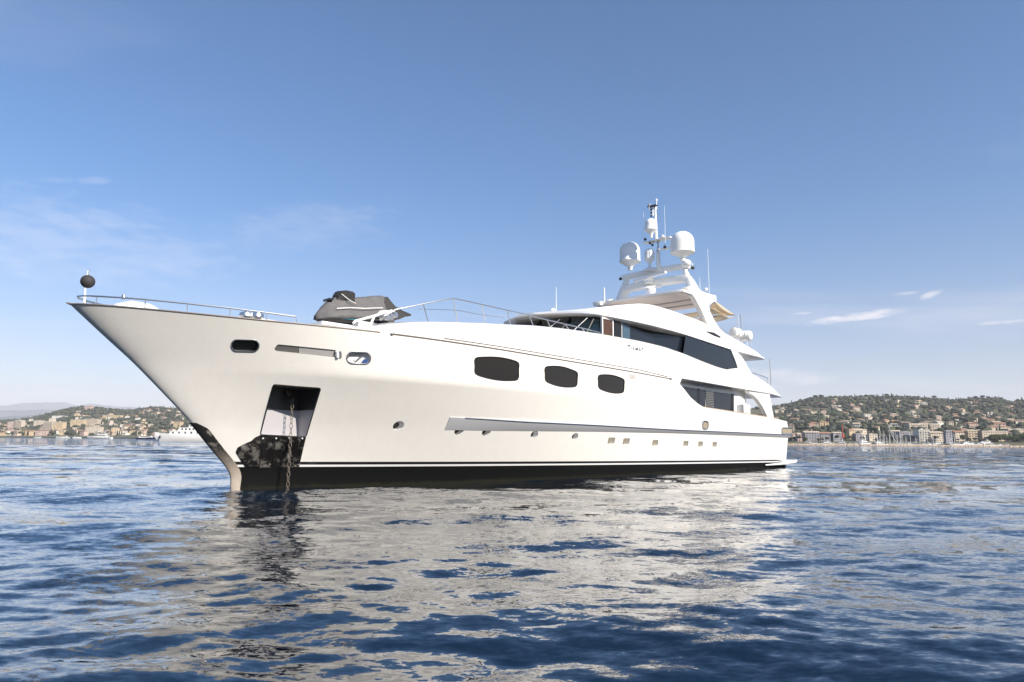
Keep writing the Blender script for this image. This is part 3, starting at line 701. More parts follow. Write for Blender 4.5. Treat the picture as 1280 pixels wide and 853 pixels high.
for s in (1, -1):
    b = YB(); rings = []
    u0, u1 = rt[0][0], TRANSOM + .02
    for u in list(np.linspace(u0, u0 + 2, 8)) + list(np.linspace(u0 + 2.6, u1, 50)):
        z1 = interp(rt, u); z2 = interp(rb, u) ; g = min(1, (u - u0) / 6 + 0.25); p = 0.16 * g
        z2 = min(z2, z1 - .12)
        rings.append([(u, s * (breadth(u, z1) - .04), z1 + .03), (u, s * (breadth(u, z1) + p - .02), z1 + .03), (u, s * (breadth(u, z1) + p), z1 - .0), (u, s * (breadth(u, z1) + p - .02), z1 - .05), (u, s * (breadth(u, z2) + .012), z2), (u, s * (breadth(u, z2) - .05), z2 - .0)])
    b.loft(rings, 'strake_grey', False); o = b.build('rubbing_strake', yacht, autosmooth=25)
    b = YB(); b.tube([(u, s * (breadth(u, interp(rt, u)) + .16 * min(1, (u - u0) / 6 + .25) - .01), interp(rt, u) + .0) for u in np.linspace(u0 + .8, u1, 50)], .035, 'steel', 6); b.build('strake_band', yacht).parent = o

# ---- the side shell above the hull and its roof / upper deck
TOPT = [(1.2, 6.32), (2.4, 6.36), (3.6, 6.50), (5.0, 6.82), (6.2, 7.02), (7.9, 7.20), (9.7, 7.38), (11.3, 7.52), (13.0, 7.70), (15.5, 7.85), (18.4, 7.95), (22.4, 8.0), (25, 7.95), (27.5, 7.79), (30.0, 7.50), (32.5, 7.27), (34.3, 7.22), (35.6, 7.40), (37.3, 7.32), (38.6, 7.18), (40.8, 6.74), (42.4, 6.30), (43.3, 5.98), (43.75, 5.80)]
_top = smooth_tab(TOPT, 1.2, 43.75, n=600, w=0.45)
def shell():
    rings = []
    for u in sorted(list(np.linspace(1.3, 26.3, 60)) + [26.7, 27.0, 27.3] + list(np.linspace(28, 43.8, 36))):
        T = _top(u); vw = breadth(min(u, 42), _sheer(u)) + .004
        if u > 42.2: vw -= (u - 42.2) * .12
        zb = interp([(0, _sheer(u) - .35), (26.7, _sheer(u) - .35), (27.0, 6.02), (34.6, 5.90), (40.9, 5.83), (43.75, 5.70)], u)
        if u > 26.85: zb = interp([(26.9, 6.03), (34.6, 5.90), (40.9, 5.83), (43.75, 5.70)], u)
        lean = 0.10 if u < 26 else 0.14
        hgt = max(T - zb, .06)
        zs0 = _sheer(u) if u < 26.85 else zb; hgt = max(T - zs0, .03)
        r = min(.25, hgt * .4)
        c = min(1.0, (T - 6.3) / .5) if u < 19 else 0
        if u < 18.5:  A = [(vw - lean - .28, T + .015), (vw - 1.3, T + .13 * c), (vw * .35, T + .2 * c), (0, T + .22 * c)]
        else:
            fl = max(min(6.95, T - .25), zb + .12); fl = min(fl, T - .02)
            A = [(vw - lean - .3, T - .0), (vw - lean - .31, fl), (vw * .35, fl + .01), (0, fl + .015)]
        lo = (breadth(u, zb) - .05, zb + .02) if u < 26.85 else (vw - .02, zb + .02)
        half = [(0, zb), (lo[0] - .23, zb), lo, (vw, zs0 + min(.1, hgt * .3)), (vw - lean * .45, zs0 + hgt * .6), (vw - lean, T - r), (vw - lean - .03, T - r * .35), (vw - lean - .12, T - .02)] + A
        rings.append([(u, v, z) for v, z in half] + [(u, -v, z) for v, z in half[::-1] if v > 0])
    b = YB(); b.loft(rings, 'white_paint', True); return b.build('upper_shell', yacht, autosmooth=38)
shell()
g1p = [(u, breadth(u, _sheer(u)) - .10 * max(0, z - _sheer(u)) / 1.6 + .008, z) for u, z in [(u, interp(g1, u)) for u in np.linspace(g1[0][0], g1[-1][0], 40)]]
side_tube('side_trim', g1p, .026, 'rail_trim', 6)
def shell_v(u, z):
    zs = _sheer(u); T = _top(u); return breadth(min(u, 42), zs) - .10 * min(1, max(0, (z - zs + .35) / (T - zs + .35) / 1.0))
# vent grille under the trim
q = [(786, 467.2), (793.8, 468.6), (793.8, 475.4), (786, 474)]
for s in (1, -1):
    P = [on_hull(*p) for p in q]; b = YB(); b.prism([(u, s * (v + .012), z) for u, v, z in P], [(u, s * (v - .03), z) for u, v, z in P], 'soffit'); gr = b.build('vent_grille', yacht)
    b = YB()
    for k in range(1, 5):
        t_ = k / 5; A = [P[0][i] * (1 - t_) + P[3][i] * t_ for i in range(3)]; B_ = [P[1][i] * (1 - t_) + P[2][i] * t_ for i in range(3)]
        b.tube([(A[0], s * (A[1] + .015), A[2]), (B_[0], s * (B_[1] + .015), B_[2])], .012, 'dull_steel', 5)
    b.build('grille_bars', gr)

# arch foot at the aft end of the side opening (both sides)
def side_panel(name, pts_px, v, mname, thick=.3, smooth_n=0, sides=(1, -1), parent=None, bevel=0.0, edge=None):
    uz = [SV(px, py, v) for px, py in pts_px]
    if smooth_n: uz = resample(uz, smooth_n)
    r = []
    for s in sides:
        b = YB(); b.prism([(u, s * v, z) for u, z in uz], [(u, s * (v - thick), z) for u, z in uz], mname); r.append(b.build(name, parent or yacht, bevel=bevel))
    return r
side_panel('arch_foot', [(934, 487.5), (962.2, 489), (962.3, 493.5), (963.2, 500), (965, 510), (967.6, 522), (964, 526.8), (960.5, 524), (957.5, 517), (953, 508), (947, 499.5), (942, 494.6), (937, 491.8)], 4.18, 'white_paint', .32, bevel=.02)

# main deck house behind the opening
def main_house():
    z0, z1 = 3.3, 6.0; v = 3.62
    b = YB(); pl = [(26.0, v), (37.7, v), (39.2, v - .6), (39.2, -(v - .6)), (37.7, -v), (26.0, -v)]
    b.prism([(u, y, z0) for u, y in pl], [(u, y, z1) for u, y in pl], 'white_gelcoat'); b.build('main_deck_house', yacht)
    for s in (1, -1):
        for (xa, xb) in ((849.5, 871.5), (874.5, 881.5), (890.8, 913.5)):
            top = lambda x: 481.9 + (x - 849) * 0.162; bot = lambda x: 513.8 + (x - 917) * .12
            P = [SV(xa, top(xa) + .6, v), SV(xb, top(xb) + .6, v), SV(xb, bot(xb) + 6, v), SV(xa, bot(xa) + 6, v)]
            b = YB(); b.prism([(u, s * (v + .018), z) for u, z in P], [(u, s * (v - .05), z) for u, z in P], 'blue_glass'); b.build('window', yacht)
        for (xa, xb) in ((871.5, 874.5), (913.5, 917)):
            P = [SV(xa, 481.9 + (xa - 849) * .162, v), SV(xb, 481.9 + (xb - 849) * .162, v), SV(xb, 521, v), SV(xa, 521, v)]
            b = YB(); b.prism([(u, s * (v + .03), z) for u, z in P], [(u, s * (v - .05), z) for u, z in P], 'frame_black'); b.build('window_post', yacht)
        b = YB()    # louvred shutter between the panes
        P = [SV(881.5, 487.5, v), SV(890.8, 489, v)]
        zlo = 4.1; n_ = 13
        for k in range(n_):
            z = zlo + (P[0][1] - zlo) * (k + .5) / n_; b.box(((P[0][0] + P[1][0]) / 2, s * (v + .03), z), (P[1][0] - P[0][0], .05, .055), 'dull_steel')
        b.box(((P[0][0] + P[1][0]) / 2, s * (v + .005), (zlo + P[0][1]) / 2), (P[1][0] - P[0][0], .02, P[0][1] - zlo), 'frame_black'); b.build('shutter', yacht)
        # steel line along the soffit
        b = YB(); p0 = SV(849, 476.5, 4.1); p1 = SV(915, 486.5, 4.1); b.tube([(p0[0], s * 4.0, 5.95), (p1[0], s * 4.0, 5.86)], .035, 'dull_steel', 6); b.build('soffit_rail', yacht)
        b = YB(); b.tube([(u, s * (breadth(u, 4.2) - .1), hull_top(u) + .05) for u in np.linspace(29.5, 41, 20)], .035, 'teak', 6); b.build('bulwark_rail', yacht)
        b = YB(); b.box((36.9, s * 3.9, 4.35), (1.1, .5, .9), 'white_gelcoat'); b.ball((36.9, s * 3.9, 4.8), .3, 'white_gelcoat', 10, (1.6, .8, .5)); b.build('deck_locker', yacht)
main_house()

# fairleads in the aft bulwark
for (cx, cy, hw, hh) in ((881.3, 531.6, 3.4, 5.0), (983.5, 538.8, 6.6, 3.9)):
    P = outline_px(rounded([(cx - hw, cy - hh), (cx + hw, cy - hh * .9), (cx + hw, cy + hh), (cx - hw, cy + hh * .9)], 2.2, 4), 4.2)
    for s in (1, -1):
        b = YB(); b.tube([(u, s * (v + .02), z) for u, v, z in P], .045, 'steel', 6, closed=True); fr = b.build('fairlead_ring', yacht)
        b = YB(); b.prism([(u, s * (v + .012), z) for u, v, z in P], [(u, s * (v - .02), z) for u, v, z in P], 'fairlead_beige'); b.build('fairlead_plate', fr)

# swim platform and quarter strake at the stern
b = YB(); pl = [(43.6, 3.9), (45.3, 4.05), (46.55, 3.9), (46.75, 3.5), (46.75, -3.5), (46.55, -3.9), (45.3, -4.05), (43.6, -3.9)]
b.prism([(u, y, .35) for u, y in pl], [(u, y, .62) for u, y in pl], 'white_gelcoat'); b.build('swim_platform', yacht, bevel=.05)
for s in (1, -1):
    b = YB(); p = [SV(px, py, 3.95) for px, py in ((962, 579.5), (980, 577), (1000, 572.5))]; b.tube([(40.5, s * 3.8, .30), (43.6, s * 3.95, .36), (45.5, s * 4.0, .46), (46.4, s * 3.9, .55)], [.05, .10, .13, .1], 'white_gelcoat', 8); b.build('quarter_fender', yacht)

# ---- wheelhouse: raked wrap-around windscreen
mat('pale_pane', (.05, .09, .13), .05)
def wheelhouse():
    def curve(u0, du, v1, n=22, e=2.4):
        out = []
        for k in range(n + 1):
            a = -math.pi / 2 + math.pi * k / n; v = v1 * math.copysign(abs(math.sin(a)) ** (2 / e), math.sin(a)); u = u0 + du * (1 - abs(math.cos(a)) ** (2 / e)); out.append((u, v))
        return out
    lo = curve(16.3, 3.4, 3.42); hi = curve(18.4, 2.2, 3.38)
    zl, zh = 7.3, 9.25
    zlo = [7.3 for _ in lo]
    b = YB(); r0 = [(u, v, zl) for u, v in lo] + [(28.4, 4.12, zl), (28.4, -4.12, zl)][0:0]
    r1 = [(u, v, zh) for u, v in hi]
    n = len(lo); vs_ = r0 + r1; fs = [(i, i + 1, n + i + 1, n + i) for i in range(n - 1)]
    b.add(vs_, fs, 'screen_glass', True); o = b.build('windscreen', yacht, fix=False); md = o.modifiers.new('t', 'SOLIDIFY'); md.thickness = .05
    # mullions, black behind and thin white wiper arms in front
    for i in (3, 7, 11, 15, 19):
        b = YB(); a, c = r0[i], r1[i]; b.tube([a, c], .05, 'frame_black', 6); b.build('windscreen_mullion', yacht)
    for i in (13, 17):
        a, c = Vector(r0[i]), Vector(r1[i]); m1 = a.lerp(c, .45) + Vector((-.08, .04 if a.y > 0 else -.04, .03)); m2 = a.lerp(c, .85) + Vector((-.08, (.5 if a.y > 0 else -.5), .03))
        b = YB(); b.tube([m1, m2], .02, 'mast_white', 5); b.build('wiper', yacht)
    # dark side walls of the wheelhouse and sky lounge
    for s in (1, -1):
        wall = [(19.72, 3.40), (25.3, 3.42), (28.5, 4.0), (35.6, 4.0)]
        b = YB()
        for (ua, va), (ub, vb) in zip(wall, wall[1:]):
            b.add([(ua, s * va, 6.9), (ub, s * vb, 6.9), (ub, s * vb, 9.15), (ua, s * va, 9.15), (ua, s * (va - .05), 6.9), (ub, s * (vb - .05), 6.9), (ub, s * (vb - .05), 9.15), (ua, s * (va - .05), 9.15)], [(0, 1, 2, 3), (4, 5, 6, 7), (0, 1, 5, 4), (2, 3, 7, 6), (1, 2, 6, 5), (0, 3, 7, 4)], 'blue_glass')
        b.build('lounge_glazing', yacht)
        # side door with a white frame, and posts
        b = YB(); b.box((20.25, s * 3.42, 8.05), (.95, .06, 2.1), 'door_brown'); d = b.build('side_door', yacht)
        b = YB()
        for u in (19.74, 20.78): b.box((u, s * 3.45, 8.05), (.09, .12, 2.16), 'white_gelcoat')
        b.box((20.26, s * 3.45, 9.1), (1.1, .12, .08), 'white_gelcoat'); b.build('door_frame', d)
        b = YB(); b.box((21.25, s * 3.44, 8.05), (.7, .05, 2.1), 'frame_black'); b.box((21.7, s * 3.45, 8.05), (.05, .1, 2.1), 'white_gelcoat'); b.build('window_post', yacht)
        b = YB(); b.box((22.2, s * 3.46, 8.1), (.75, .04, 1.9), 'pale_pane'); b.build('window', yacht)
    b = YB(); b.box((27.5, 0, 8.0), (14.5, 6.4, 2.1), 'black_gap'); b.build('bridge_core', yacht)
wheelhouse()
# flush glass of the sky lounge
G = [(857, 420.4), (870, 424.4), (884, 429.3), (900, 434.6), (914.7, 439.3), (917, 444), (920, 452), (923, 459.5), (920, 461), (913, 461.2), (898, 459), (886, 455.5), (873.5, 451.2), (854, 442.2)]
side_panel('lounge_window', G, 4.16, 'blue_glass', .05)
side_panel('upper_fin', [(913.5, 436), (921, 440), (927, 445.5), (932, 453.5), (938, 464.3), (941, 469), (934, 472), (910, 466), (912, 461.5), (922.6, 460.2), (919.6, 451.5), (916.6, 444)], 4.22, 'white_paint', .2, bevel=.02)
side_panel('lounge_bulkhead', [(914, 440), (923, 443), (936, 464), (936, 468), (923, 462)], 3.9, 'white_gelcoat', 7.8, sides=(1,))

# ---- flybridge: brow, coaming and overhang in one moulding
def brow():
    W = [(16.9, .5), (17.1, 1.5), (17.5, 2.3), (18.2, 3.0), (19.0, 3.4), (20.0, 3.65), (22, 3.95), (24, 4.15), (26, 4.22), (36, 4.22), (40.4, 4.1), (40.9, 3.9)]
    Ct = [(16.9, 9.32), (17.5, 9.42), (19, 9.62), (20.9, 10.0), (22.4, 10.32), (24.2, 10.66), (25.6, 10.78), (28, 10.74), (32, 10.5), (34.7, 10.12), (35.6, 10.0), (37.36, 9.62), (39.3, 9.09), (40.4, 8.78), (40.9, 8.66)]
    Cv = [(16.9, .3), (17.5, 1.4), (19, 2.3), (21, 2.8), (24, 3.2), (30, 3.3), (35, 3.4), (37.4, 3.65), (39.3, 3.95), (40.9, 3.88)]
    Zb = [(16.9, 9.22), (19, 9.16), (24, 9.06), (28, 8.95), (31.2, 8.79), (34.9, 8.61), (40.9, 8.55)]
    w_, c_, cv_, b_ = smooth_tab(W, 16.9, 40.9, w=.25), smooth_tab(Ct, 16.9, 40.9, w=.4), smooth_tab(Cv, 16.9, 40.9, w=.3), smooth_tab(Zb, 16.9, 40.9, w=.4)
    rings = []
    for u in sorted(list(np.linspace(16.9, 19, 12)) + list(np.linspace(19.3, 40.9, 60))):
        w, c, cv, zb = w_(u), c_(u), min(cv_(u), w_(u) - .05), b_(u); h = c - zb
        fl = c + .04 if u < 23.3 else max(min(9.35, c - .05), zb + .1)
        if 23.3 <= u < 24.2: fl = c + (fl - c) * (u - 23.3) / .9
        # a soft crease runs along the coaming
        m1 = zb + h * .30; vm = w - (w - cv) * .18; m2 = zb + h * .60; vm2 = w - (w - cv) * .50
        half = [(0, zb), (w * .6, zb), (w - .12, zb), (w, zb + min(.07, h * .15)), (w + .0, zb + h * .14), (vm, m1), (vm2, m2), (cv + .06, c - h * .07), (cv, c), (max(cv - .16, cv * .8), c + (.0 if u > 24 else .01)), (max(cv - .2, cv * .75), fl if u > 23.3 else c + .02), (cv * .35, fl), (0, fl)]
        rings.append([(u, v, z) for v, z in half] + [(u, -v, z) for v, z in half[::-1] if v > 0])
    b = YB(); b.loft(rings, 'white_paint', True); b.build('flybridge', yacht, autosmooth=32)
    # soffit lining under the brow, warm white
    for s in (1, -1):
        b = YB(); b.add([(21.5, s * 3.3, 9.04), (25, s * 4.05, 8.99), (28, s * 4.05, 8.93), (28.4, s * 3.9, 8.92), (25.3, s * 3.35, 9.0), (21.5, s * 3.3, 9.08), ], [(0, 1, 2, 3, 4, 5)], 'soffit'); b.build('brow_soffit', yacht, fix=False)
    for s in (1, -1):
        b = YB(); q_ = [SV(px, py, 3.9) for px, py in ((884, 414.5), (892, 416), (901, 421.5), (899, 422.5), (892, 420), (886, 416.5))]
        b.prism([(u, s * 3.93, z) for u, z in q_], [(u, s * 3.6, z) for u, z in q_], 'frame_black'); b.build('flybridge_scoop', yacht)
        for px in (872, 876, 880):
            b = YB(); u, z = SV(px, 402, 3.0); b.tube([(u, s * 3.0, 10.1), (u, s * 3.0, 10.75)], .02, 'steel', 5); b.build('stanchion', yacht)
brow()

# ---- hardtop
def hardtop():
    b = YB(); pl = []
    uf = 29.3; w = 3.45
    pts = rounded([(uf - .15, w - .4), (uf, w), (34.6, w - .1), (34.8, 0), (34.6, -w + .1), (uf, -w), (uf - .15, -w + .4), (uf - .35, 0)], .5, 4)
    b.prism([(u, v, 12.24) for u, v in pts], [(u, v, 12.42) for u, v in pts], 'white_paint'); o = b.build('hardtop', yacht, bevel=.03)
    pts2 = [(uf + .15 + (u - uf) * .97, v * .96) for u, v in pts]
    b = YB(); b.prism([(u, v, 12.18) for u, v in pts2], [(u, v, 12.237) for u, v in pts2], 'hardtop_lining'); b.build('hardtop_lining', o)
    b = YB(); b.tube([(uf - .02, v, 12.30) for v in np.linspace(-w, w, 9)], .02, 'rail_trim', 6); b.build('hardtop_trim', o)
    b = YB(); b.box((uf + 2.4, 0.6, 12.15), (.16, 5.0, .05), 'dull_steel'); b.box((uf + 4.0, -.6, 12.15), (.16, 5.0, .05), 'dull_steel'); b.build('ceiling_track', o)
    b = YB(); b.box((uf - .1, -w - .15, 12.28), (.8, .7, .3), 'white_paint'); b.build('hardtop_wing', o, bevel=.06)
hardtop()
# fin legs of the arch
side_panel('arch_leg', [(858, 359), (863, 357.6), (872, 360.5), (878, 364.2), (886, 367.3), (895.4, 369.6), (896, 375.8), (890, 379.2), (886.5, 382.5), (888, 390), (893, 400), (900, 411), (909.4, 419.6), (911, 424), (893, 421), (888, 412), (882, 399), (876, 386), (869, 373), (863, 364.5)], 3.45, 'white_paint', .38, bevel=.04)
for s in (1, -1):
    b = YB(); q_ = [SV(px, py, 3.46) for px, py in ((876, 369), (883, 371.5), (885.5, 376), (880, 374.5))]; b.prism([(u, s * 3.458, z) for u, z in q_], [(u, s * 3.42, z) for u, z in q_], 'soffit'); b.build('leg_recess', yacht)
# ---- radar arch
def arch():
    zA, zB = 14.55, 13.62
    uA = 31.3
    for s in (1, -1):
        rings = []
        for (u, v, z, wu, wv) in ((31.2, 3.15, 12.40, 1.2, .45), (31.35, 3.0, 13.0, 1.0, .42), (31.3, 2.78, 13.55, .8, .4), (31.2, 2.62, 13.9, .5, .3), (31.25, 2.5, 14.4, .42, .28), (31.3, 2.42, 14.7, .36, .24)):
            rings.append([(u - wu / 2, s * v - wv / 2, z), (u + wu / 2, s * v - wv / 2, z), (u + wu / 2, s * v + wv / 2, z), (u - wu / 2, s * v + wv / 2, z)])
        b = YB(); b.loft(rings, 'mast_white', False); b.build('arch_upright', yacht, bevel=.05)
    for z, h, d, v1 in ((zB, .46, .8, 2.8), (zA, .34, .55, 2.8)):
        rings = []
        for v in np.linspace(-v1, v1, 13):
            k = 1 + .10 * (1 - (v / v1) ** 2); ofs = .10 * (1 - (v / v1) ** 2)
            rings.append([(uA - d / 2 * k, v, z - h / 2 + ofs), (uA + d / 2 * k, v, z - h / 2 + ofs), (uA + d / 2 * k, v, z + h / 2 + ofs), (uA - d / 2 * k, v, z + h / 2 + ofs)])
        b = YB(); b.loft(rings, 'mast_white', False); b.build('arch_beam', yacht, bevel=.05, autosmooth=40)
    def dome(px, top, skirt, bot, wpx, v, name='satellite_dome'):
        u, zt = SV(px, top, v); dep = (YS + AX * u + NX * v).y; sc_ = dep / FPX * .985
        r = wpx / 2 * sc_; H = (skirt - top) * sc_; cz = zt - H; cl = (bot - skirt) * sc_
        pr = [(r * .22, -cl - .25), (r * .24, -cl), (r * .55, -cl * .55), (r * .97, -.02), (r * 1.03, 0.0), (r * 1.03, .05), (r, .07)]
        hc = max(H - r * .95, .1)
        pr += [(r, hc)] + [(r * math.cos(a), hc + r * .95 * math.sin(a)) for a in np.linspace(.12, 1.5, 9)]
        b = YB(); b.lathe((u, v, cz), pr, 'dome_white', 28); o = b.build(name, yacht, autosmooth=50)
        return u, cz, r
    dL = dome(787, 302.8, 329.5, 336.5, 26.6, -2.4)
    dR = dome(852.4, 289.7, 318.6, 325.0, 30.4, 2.45)
    dome(811.7, 311.0, 325.3, 331.5, 13.2, -.35)
    dU = dome(813.5, 273.6, 289.4, 295, 16.2, -.1)
    # the mast itself
    um, zm = SV(823.5, 331, .55)
    b = YB(); u1, z1 = SV(822.5, 301, .35); b.tube([(um, .55, zm - .4), (um, .5, (zm + z1) / 2), (u1, .35, z1), (u1, .2, z1 + .25)], [.17, .15, .13, .1], 'mast_white', 10); b.build('mast', yacht)
    ut, zt = SV(818.6, 259, .1)
    b = YB(); b.tube([(u1, .22, z1), (ut, .12, zt)], [.11, .07], 'mast_white', 8); b.build('mast_pole', yacht)
    b = YB(); b.box((u1, .35, z1 + .02), (.5, 2.3, .09), 'mast_white'); b.box((u1, .9, z1 - 0.75), (.35, 1.0, .06), 'mast_white'); o = b.build('mast_spreader', yacht, bevel=.02)
    for (px, py, v, r, mn) in ((806.5, 299.5, -.7, .12, 'dark_rubber'), (812.5, 304, -.2, .12, 'dark_rubber'), (817, 302, .0, .13, 'dull_steel'), (815.5, 306.5, 0, .11, 'dark_rubber'), (828, 296, .9, .16, 'dome_white'), (831, 309, 1.2, .12, 'dark_rubber'), (775.8, 348.8, -3.0, .14, 'dark_rubber'), (865.8, 335, 3.0, .15, 'dark_rubber')):
        u, z = SV(px, py, v); b = YB(); b.ball((u, v, z), r, mn, 10, (1, 1, .85)); b.tube([(u, v, z), (u, v, z + (.35 if px > 860 or px < 780 else .14))], .03, 'mast_white', 6); b.build('mast_camera' if (px > 860 or px < 780) else 'mast_lamp', yacht)
    u, z = SV(858, 329.5, 2.75); b = YB(); b.ball((u, 2.75, z), .36, 'mast_white', 14, (.9, 1, .8)); b.build('arch_pod', yacht)
    # instruments at the very top
    for (px, py0, py1, v, w) in ((811.5, 256.5, 263, -.2, .05), (820.4, 250.5, 262, .2, .04), (815.8, 258, 270, 0, .05)):
        u, z0 = SV(px, py1, v); u, z1_ = SV(px, py0, v); b = YB(); b.tube([(u, v, z0), (u, v, z1_)], w, 'mast_white', 6)
        b.ball((u, v, z1_), .10, 'dome_white' if px > 819 else 'dull_steel', 8, (1, 1, 1.2)); b.build('mast_instrument', yacht)
    b = YB(); u, z = SV(815.5, 258, 0); b.box((u, 0, z), (.3, .75, .07), 'dark_rubber'); b.build('mast_yard', yacht)
    for k, py in enumerate((262, 266, 270)):
        u, z = SV(814.5, py, -.05); b = YB(); b.ball((u, -.08, z), .09, 'dark_rubber', 8); b.build('mast_lamp', yacht)
    # radar scanners on their pedestals
    b = YB(); u, z = SV(815, 350.5, 0); zr = 14.08
    uR = 30.7
    b.lathe((uR, -.2, 13.62), [(.34, 0), (.32, .18), (.42, .25), (.42, .42), (.3, .5)], 'dome_white', 16); rd = b.build('radar_pedestal', yacht)
    c0 = SV(804, 346, -1.3); c1 = SV(845, 352.5, 1.6)
    b = YB(); b.box((uR - .35, .1, 14.02), (.22, 3.3, .17), 'dome_white', rz=R(14)); b.build('radar_scanner', rd, bevel=.03)
    b = YB(); b.lathe((uR, .0, 12.42), [(.42, 0), (.36, .25), (.30, .3), (.3, .5), (.38, .55), (.38, .75), (.15, .85)], 'dome_white', 16); rd2 = b.build('radar_pedestal', yacht)
    b = YB(); b.box((uR, .0, 13.31), (.2, 1.5, .15), 'dome_white', rz=R(-25)); b.build('radar_scanner', rd2, bevel=.03)
    b = YB(); b.lathe((uR + .3, -.2, zA + .2), [(.5, -.12), (.45, 0), (.25, .12)], 'mast_white', 14); b.build('dome_bracket', yacht)
    # whip aerials
    for (px, y0, y1, v, r) in ((886.4, 312, 366, 3.2, .022), (755.5, 359.7, 379, -3.3, .06), (695.2, 359, 391, 0.0, .022), (831.8, 258, 312, 1.2, .02), (805, 264.6, 301, -.9, .02), (857.8, 356, 362, 2.4, .02), (875, 347, 360, 3.3, .02)):
        u, za = SV(px, y1, v); _, zb_ = SV(px, y0, v); b = YB(); b.tube([(u, v, za - .15), (u, v, za + (zb_ - za) * .5), (u, v, zb_)], [r, r * .9, r * .6], 'dome_white', 6); b.build('whip_aerial', yacht)
    b = YB(); u, z = SV(691, 389, 0); b.ball((u, 0, z), .18, 'dome_white', 12); b.build('searchlight', yacht)
    b = YB(); u, z = SV(882.5, 362, 3.2); b.ball((u, 3.2, z), .13, 'dome_white', 10); b.build('aerial_dome', yacht)
arch()
# ---- awnings aft of the arch
def awnings():
    for (A, B_, Cc) in ((( 892, 374.5, 2.6), (919.5, 394.2, .5), (884, 391, 0.5)), ((893.5, 396.5, 2.3), (919, 395.6, .5), (880, 403, 0.0))):
        P = [(*SV(px, py, v)[:1], v, SV(px, py, v)[1]) for px, py, v in (A, B_, Cc)]
        n = 8; vs_ = []; fs = []; idx = {}
        for i in range(n + 1):
            for j in range(n + 1 - i):
                a, c = i / n, j / n; p = [P[0][k] * (1 - a - c) + P[1][k] * a + P[2][k] * c for k in range(3)]
                p[2] -= .9 * a * c * (1 - a - c) * 4 + .25 * ((1 - a - c) * a + a * c + c * (1 - a - c)); idx[(i, j)] = len(vs_); vs_.append(p)
        for i in range(n):
            for j in range(n - i):
                fs.append((idx[(i, j)], idx[(i + 1, j)], idx[(i, j + 1)]))
                if i + j < n - 1: fs.append((idx[(i + 1, j)], idx[(i + 1, j + 1)], idx[(i, j + 1)]))
        b = YB(); b.add(vs_, fs, 'canvas', True); o = b.build('awning', yacht, autosmooth=180); md = o.modifiers.new('t', 'SOLIDIFY'); md.thickness = .02
    # the canvas stretched under the hardtop's open middle, seen between its beams
    for k, (u0, u1) in enumerate(((35.0, 36.0), (36.4, 37.3))):
        z = 12.0 - k * .22; b = YB(); n = 8; vs_ = [(u0 + (u1 - u0) * i, -2.8 + 5.6 * j / n, z - i * .2 - .12 * math.sin(math.pi * j / n)) for i in (0, 1) for j in range(n + 1)]
        b.add(vs_, [(j, j + 1, n + 2 + j, n + 1 + j) for j in range(n)], 'canvas', True); o = b.build('awning', yacht, autosmooth=180); md = o.modifiers.new('t', 'SOLIDIFY'); md.thickness = .02
    u, z0 = SV(927, 411, 1.0); _, z1 = SV(925, 393, 1.0); b = YB(); b.tube([(u, 1.0, z0 - 1.2), (u, 1.0, z1)], .07, 'steel', 8); b.build('awning_pole', yacht)
    u, z0 = SV(922.8, 411, 2.0); b = YB(); b.tube([(u, 2.0, z0 - 1.2), (u, 2.0, z0 + 1.1)], .03, 'steel', 6); b.build('awning_pole', yacht)
    u, z0 = SV(963.5, 476.5, 3.2); _, z1 = SV(962.9, 449, 3.2)
    b = YB(); b.tube([(u, 3.2, z0 - .3), (u, 3.2, z1)], .035, 'dull_steel', 6); b.build('ensign_staff', yacht)
    for s in (1, -1):
        b = YB(); us = (40.0, 41.3, 42.6); b.tube([(38.9, s * 3.6, 7.35)] + [(u_, s * 3.4, 7.55 - (u_ - 38.9) * .08) for u_ in us] + [(42.6, s * 3.4, 6.4)], .025, 'steel', 6)
        for u_ in us[:2]: b.tube([(u_, s * 3.4, 6.4), (u_, s * 3.4, 7.5 - (u_ - 38.9) * .08)], .02, 'steel', 5)
        b.build('aft_rail', yacht)
    for s in (1, -1):
        b = YB(); P = [SV(px, py, 3.9) for px, py in ((902, 409), (912, 416), (925, 424.5), (938, 434))]
        pts = [(u, s * 3.3, z + .35) for u, z in P]; b.tube(pts, .02, 'steel', 5)
        for p in pts: b.tube([(p[0], p[1], p[2] - .6), p], .016, 'steel', 5)
        b.build('flybridge_rail', yacht)
awnings()

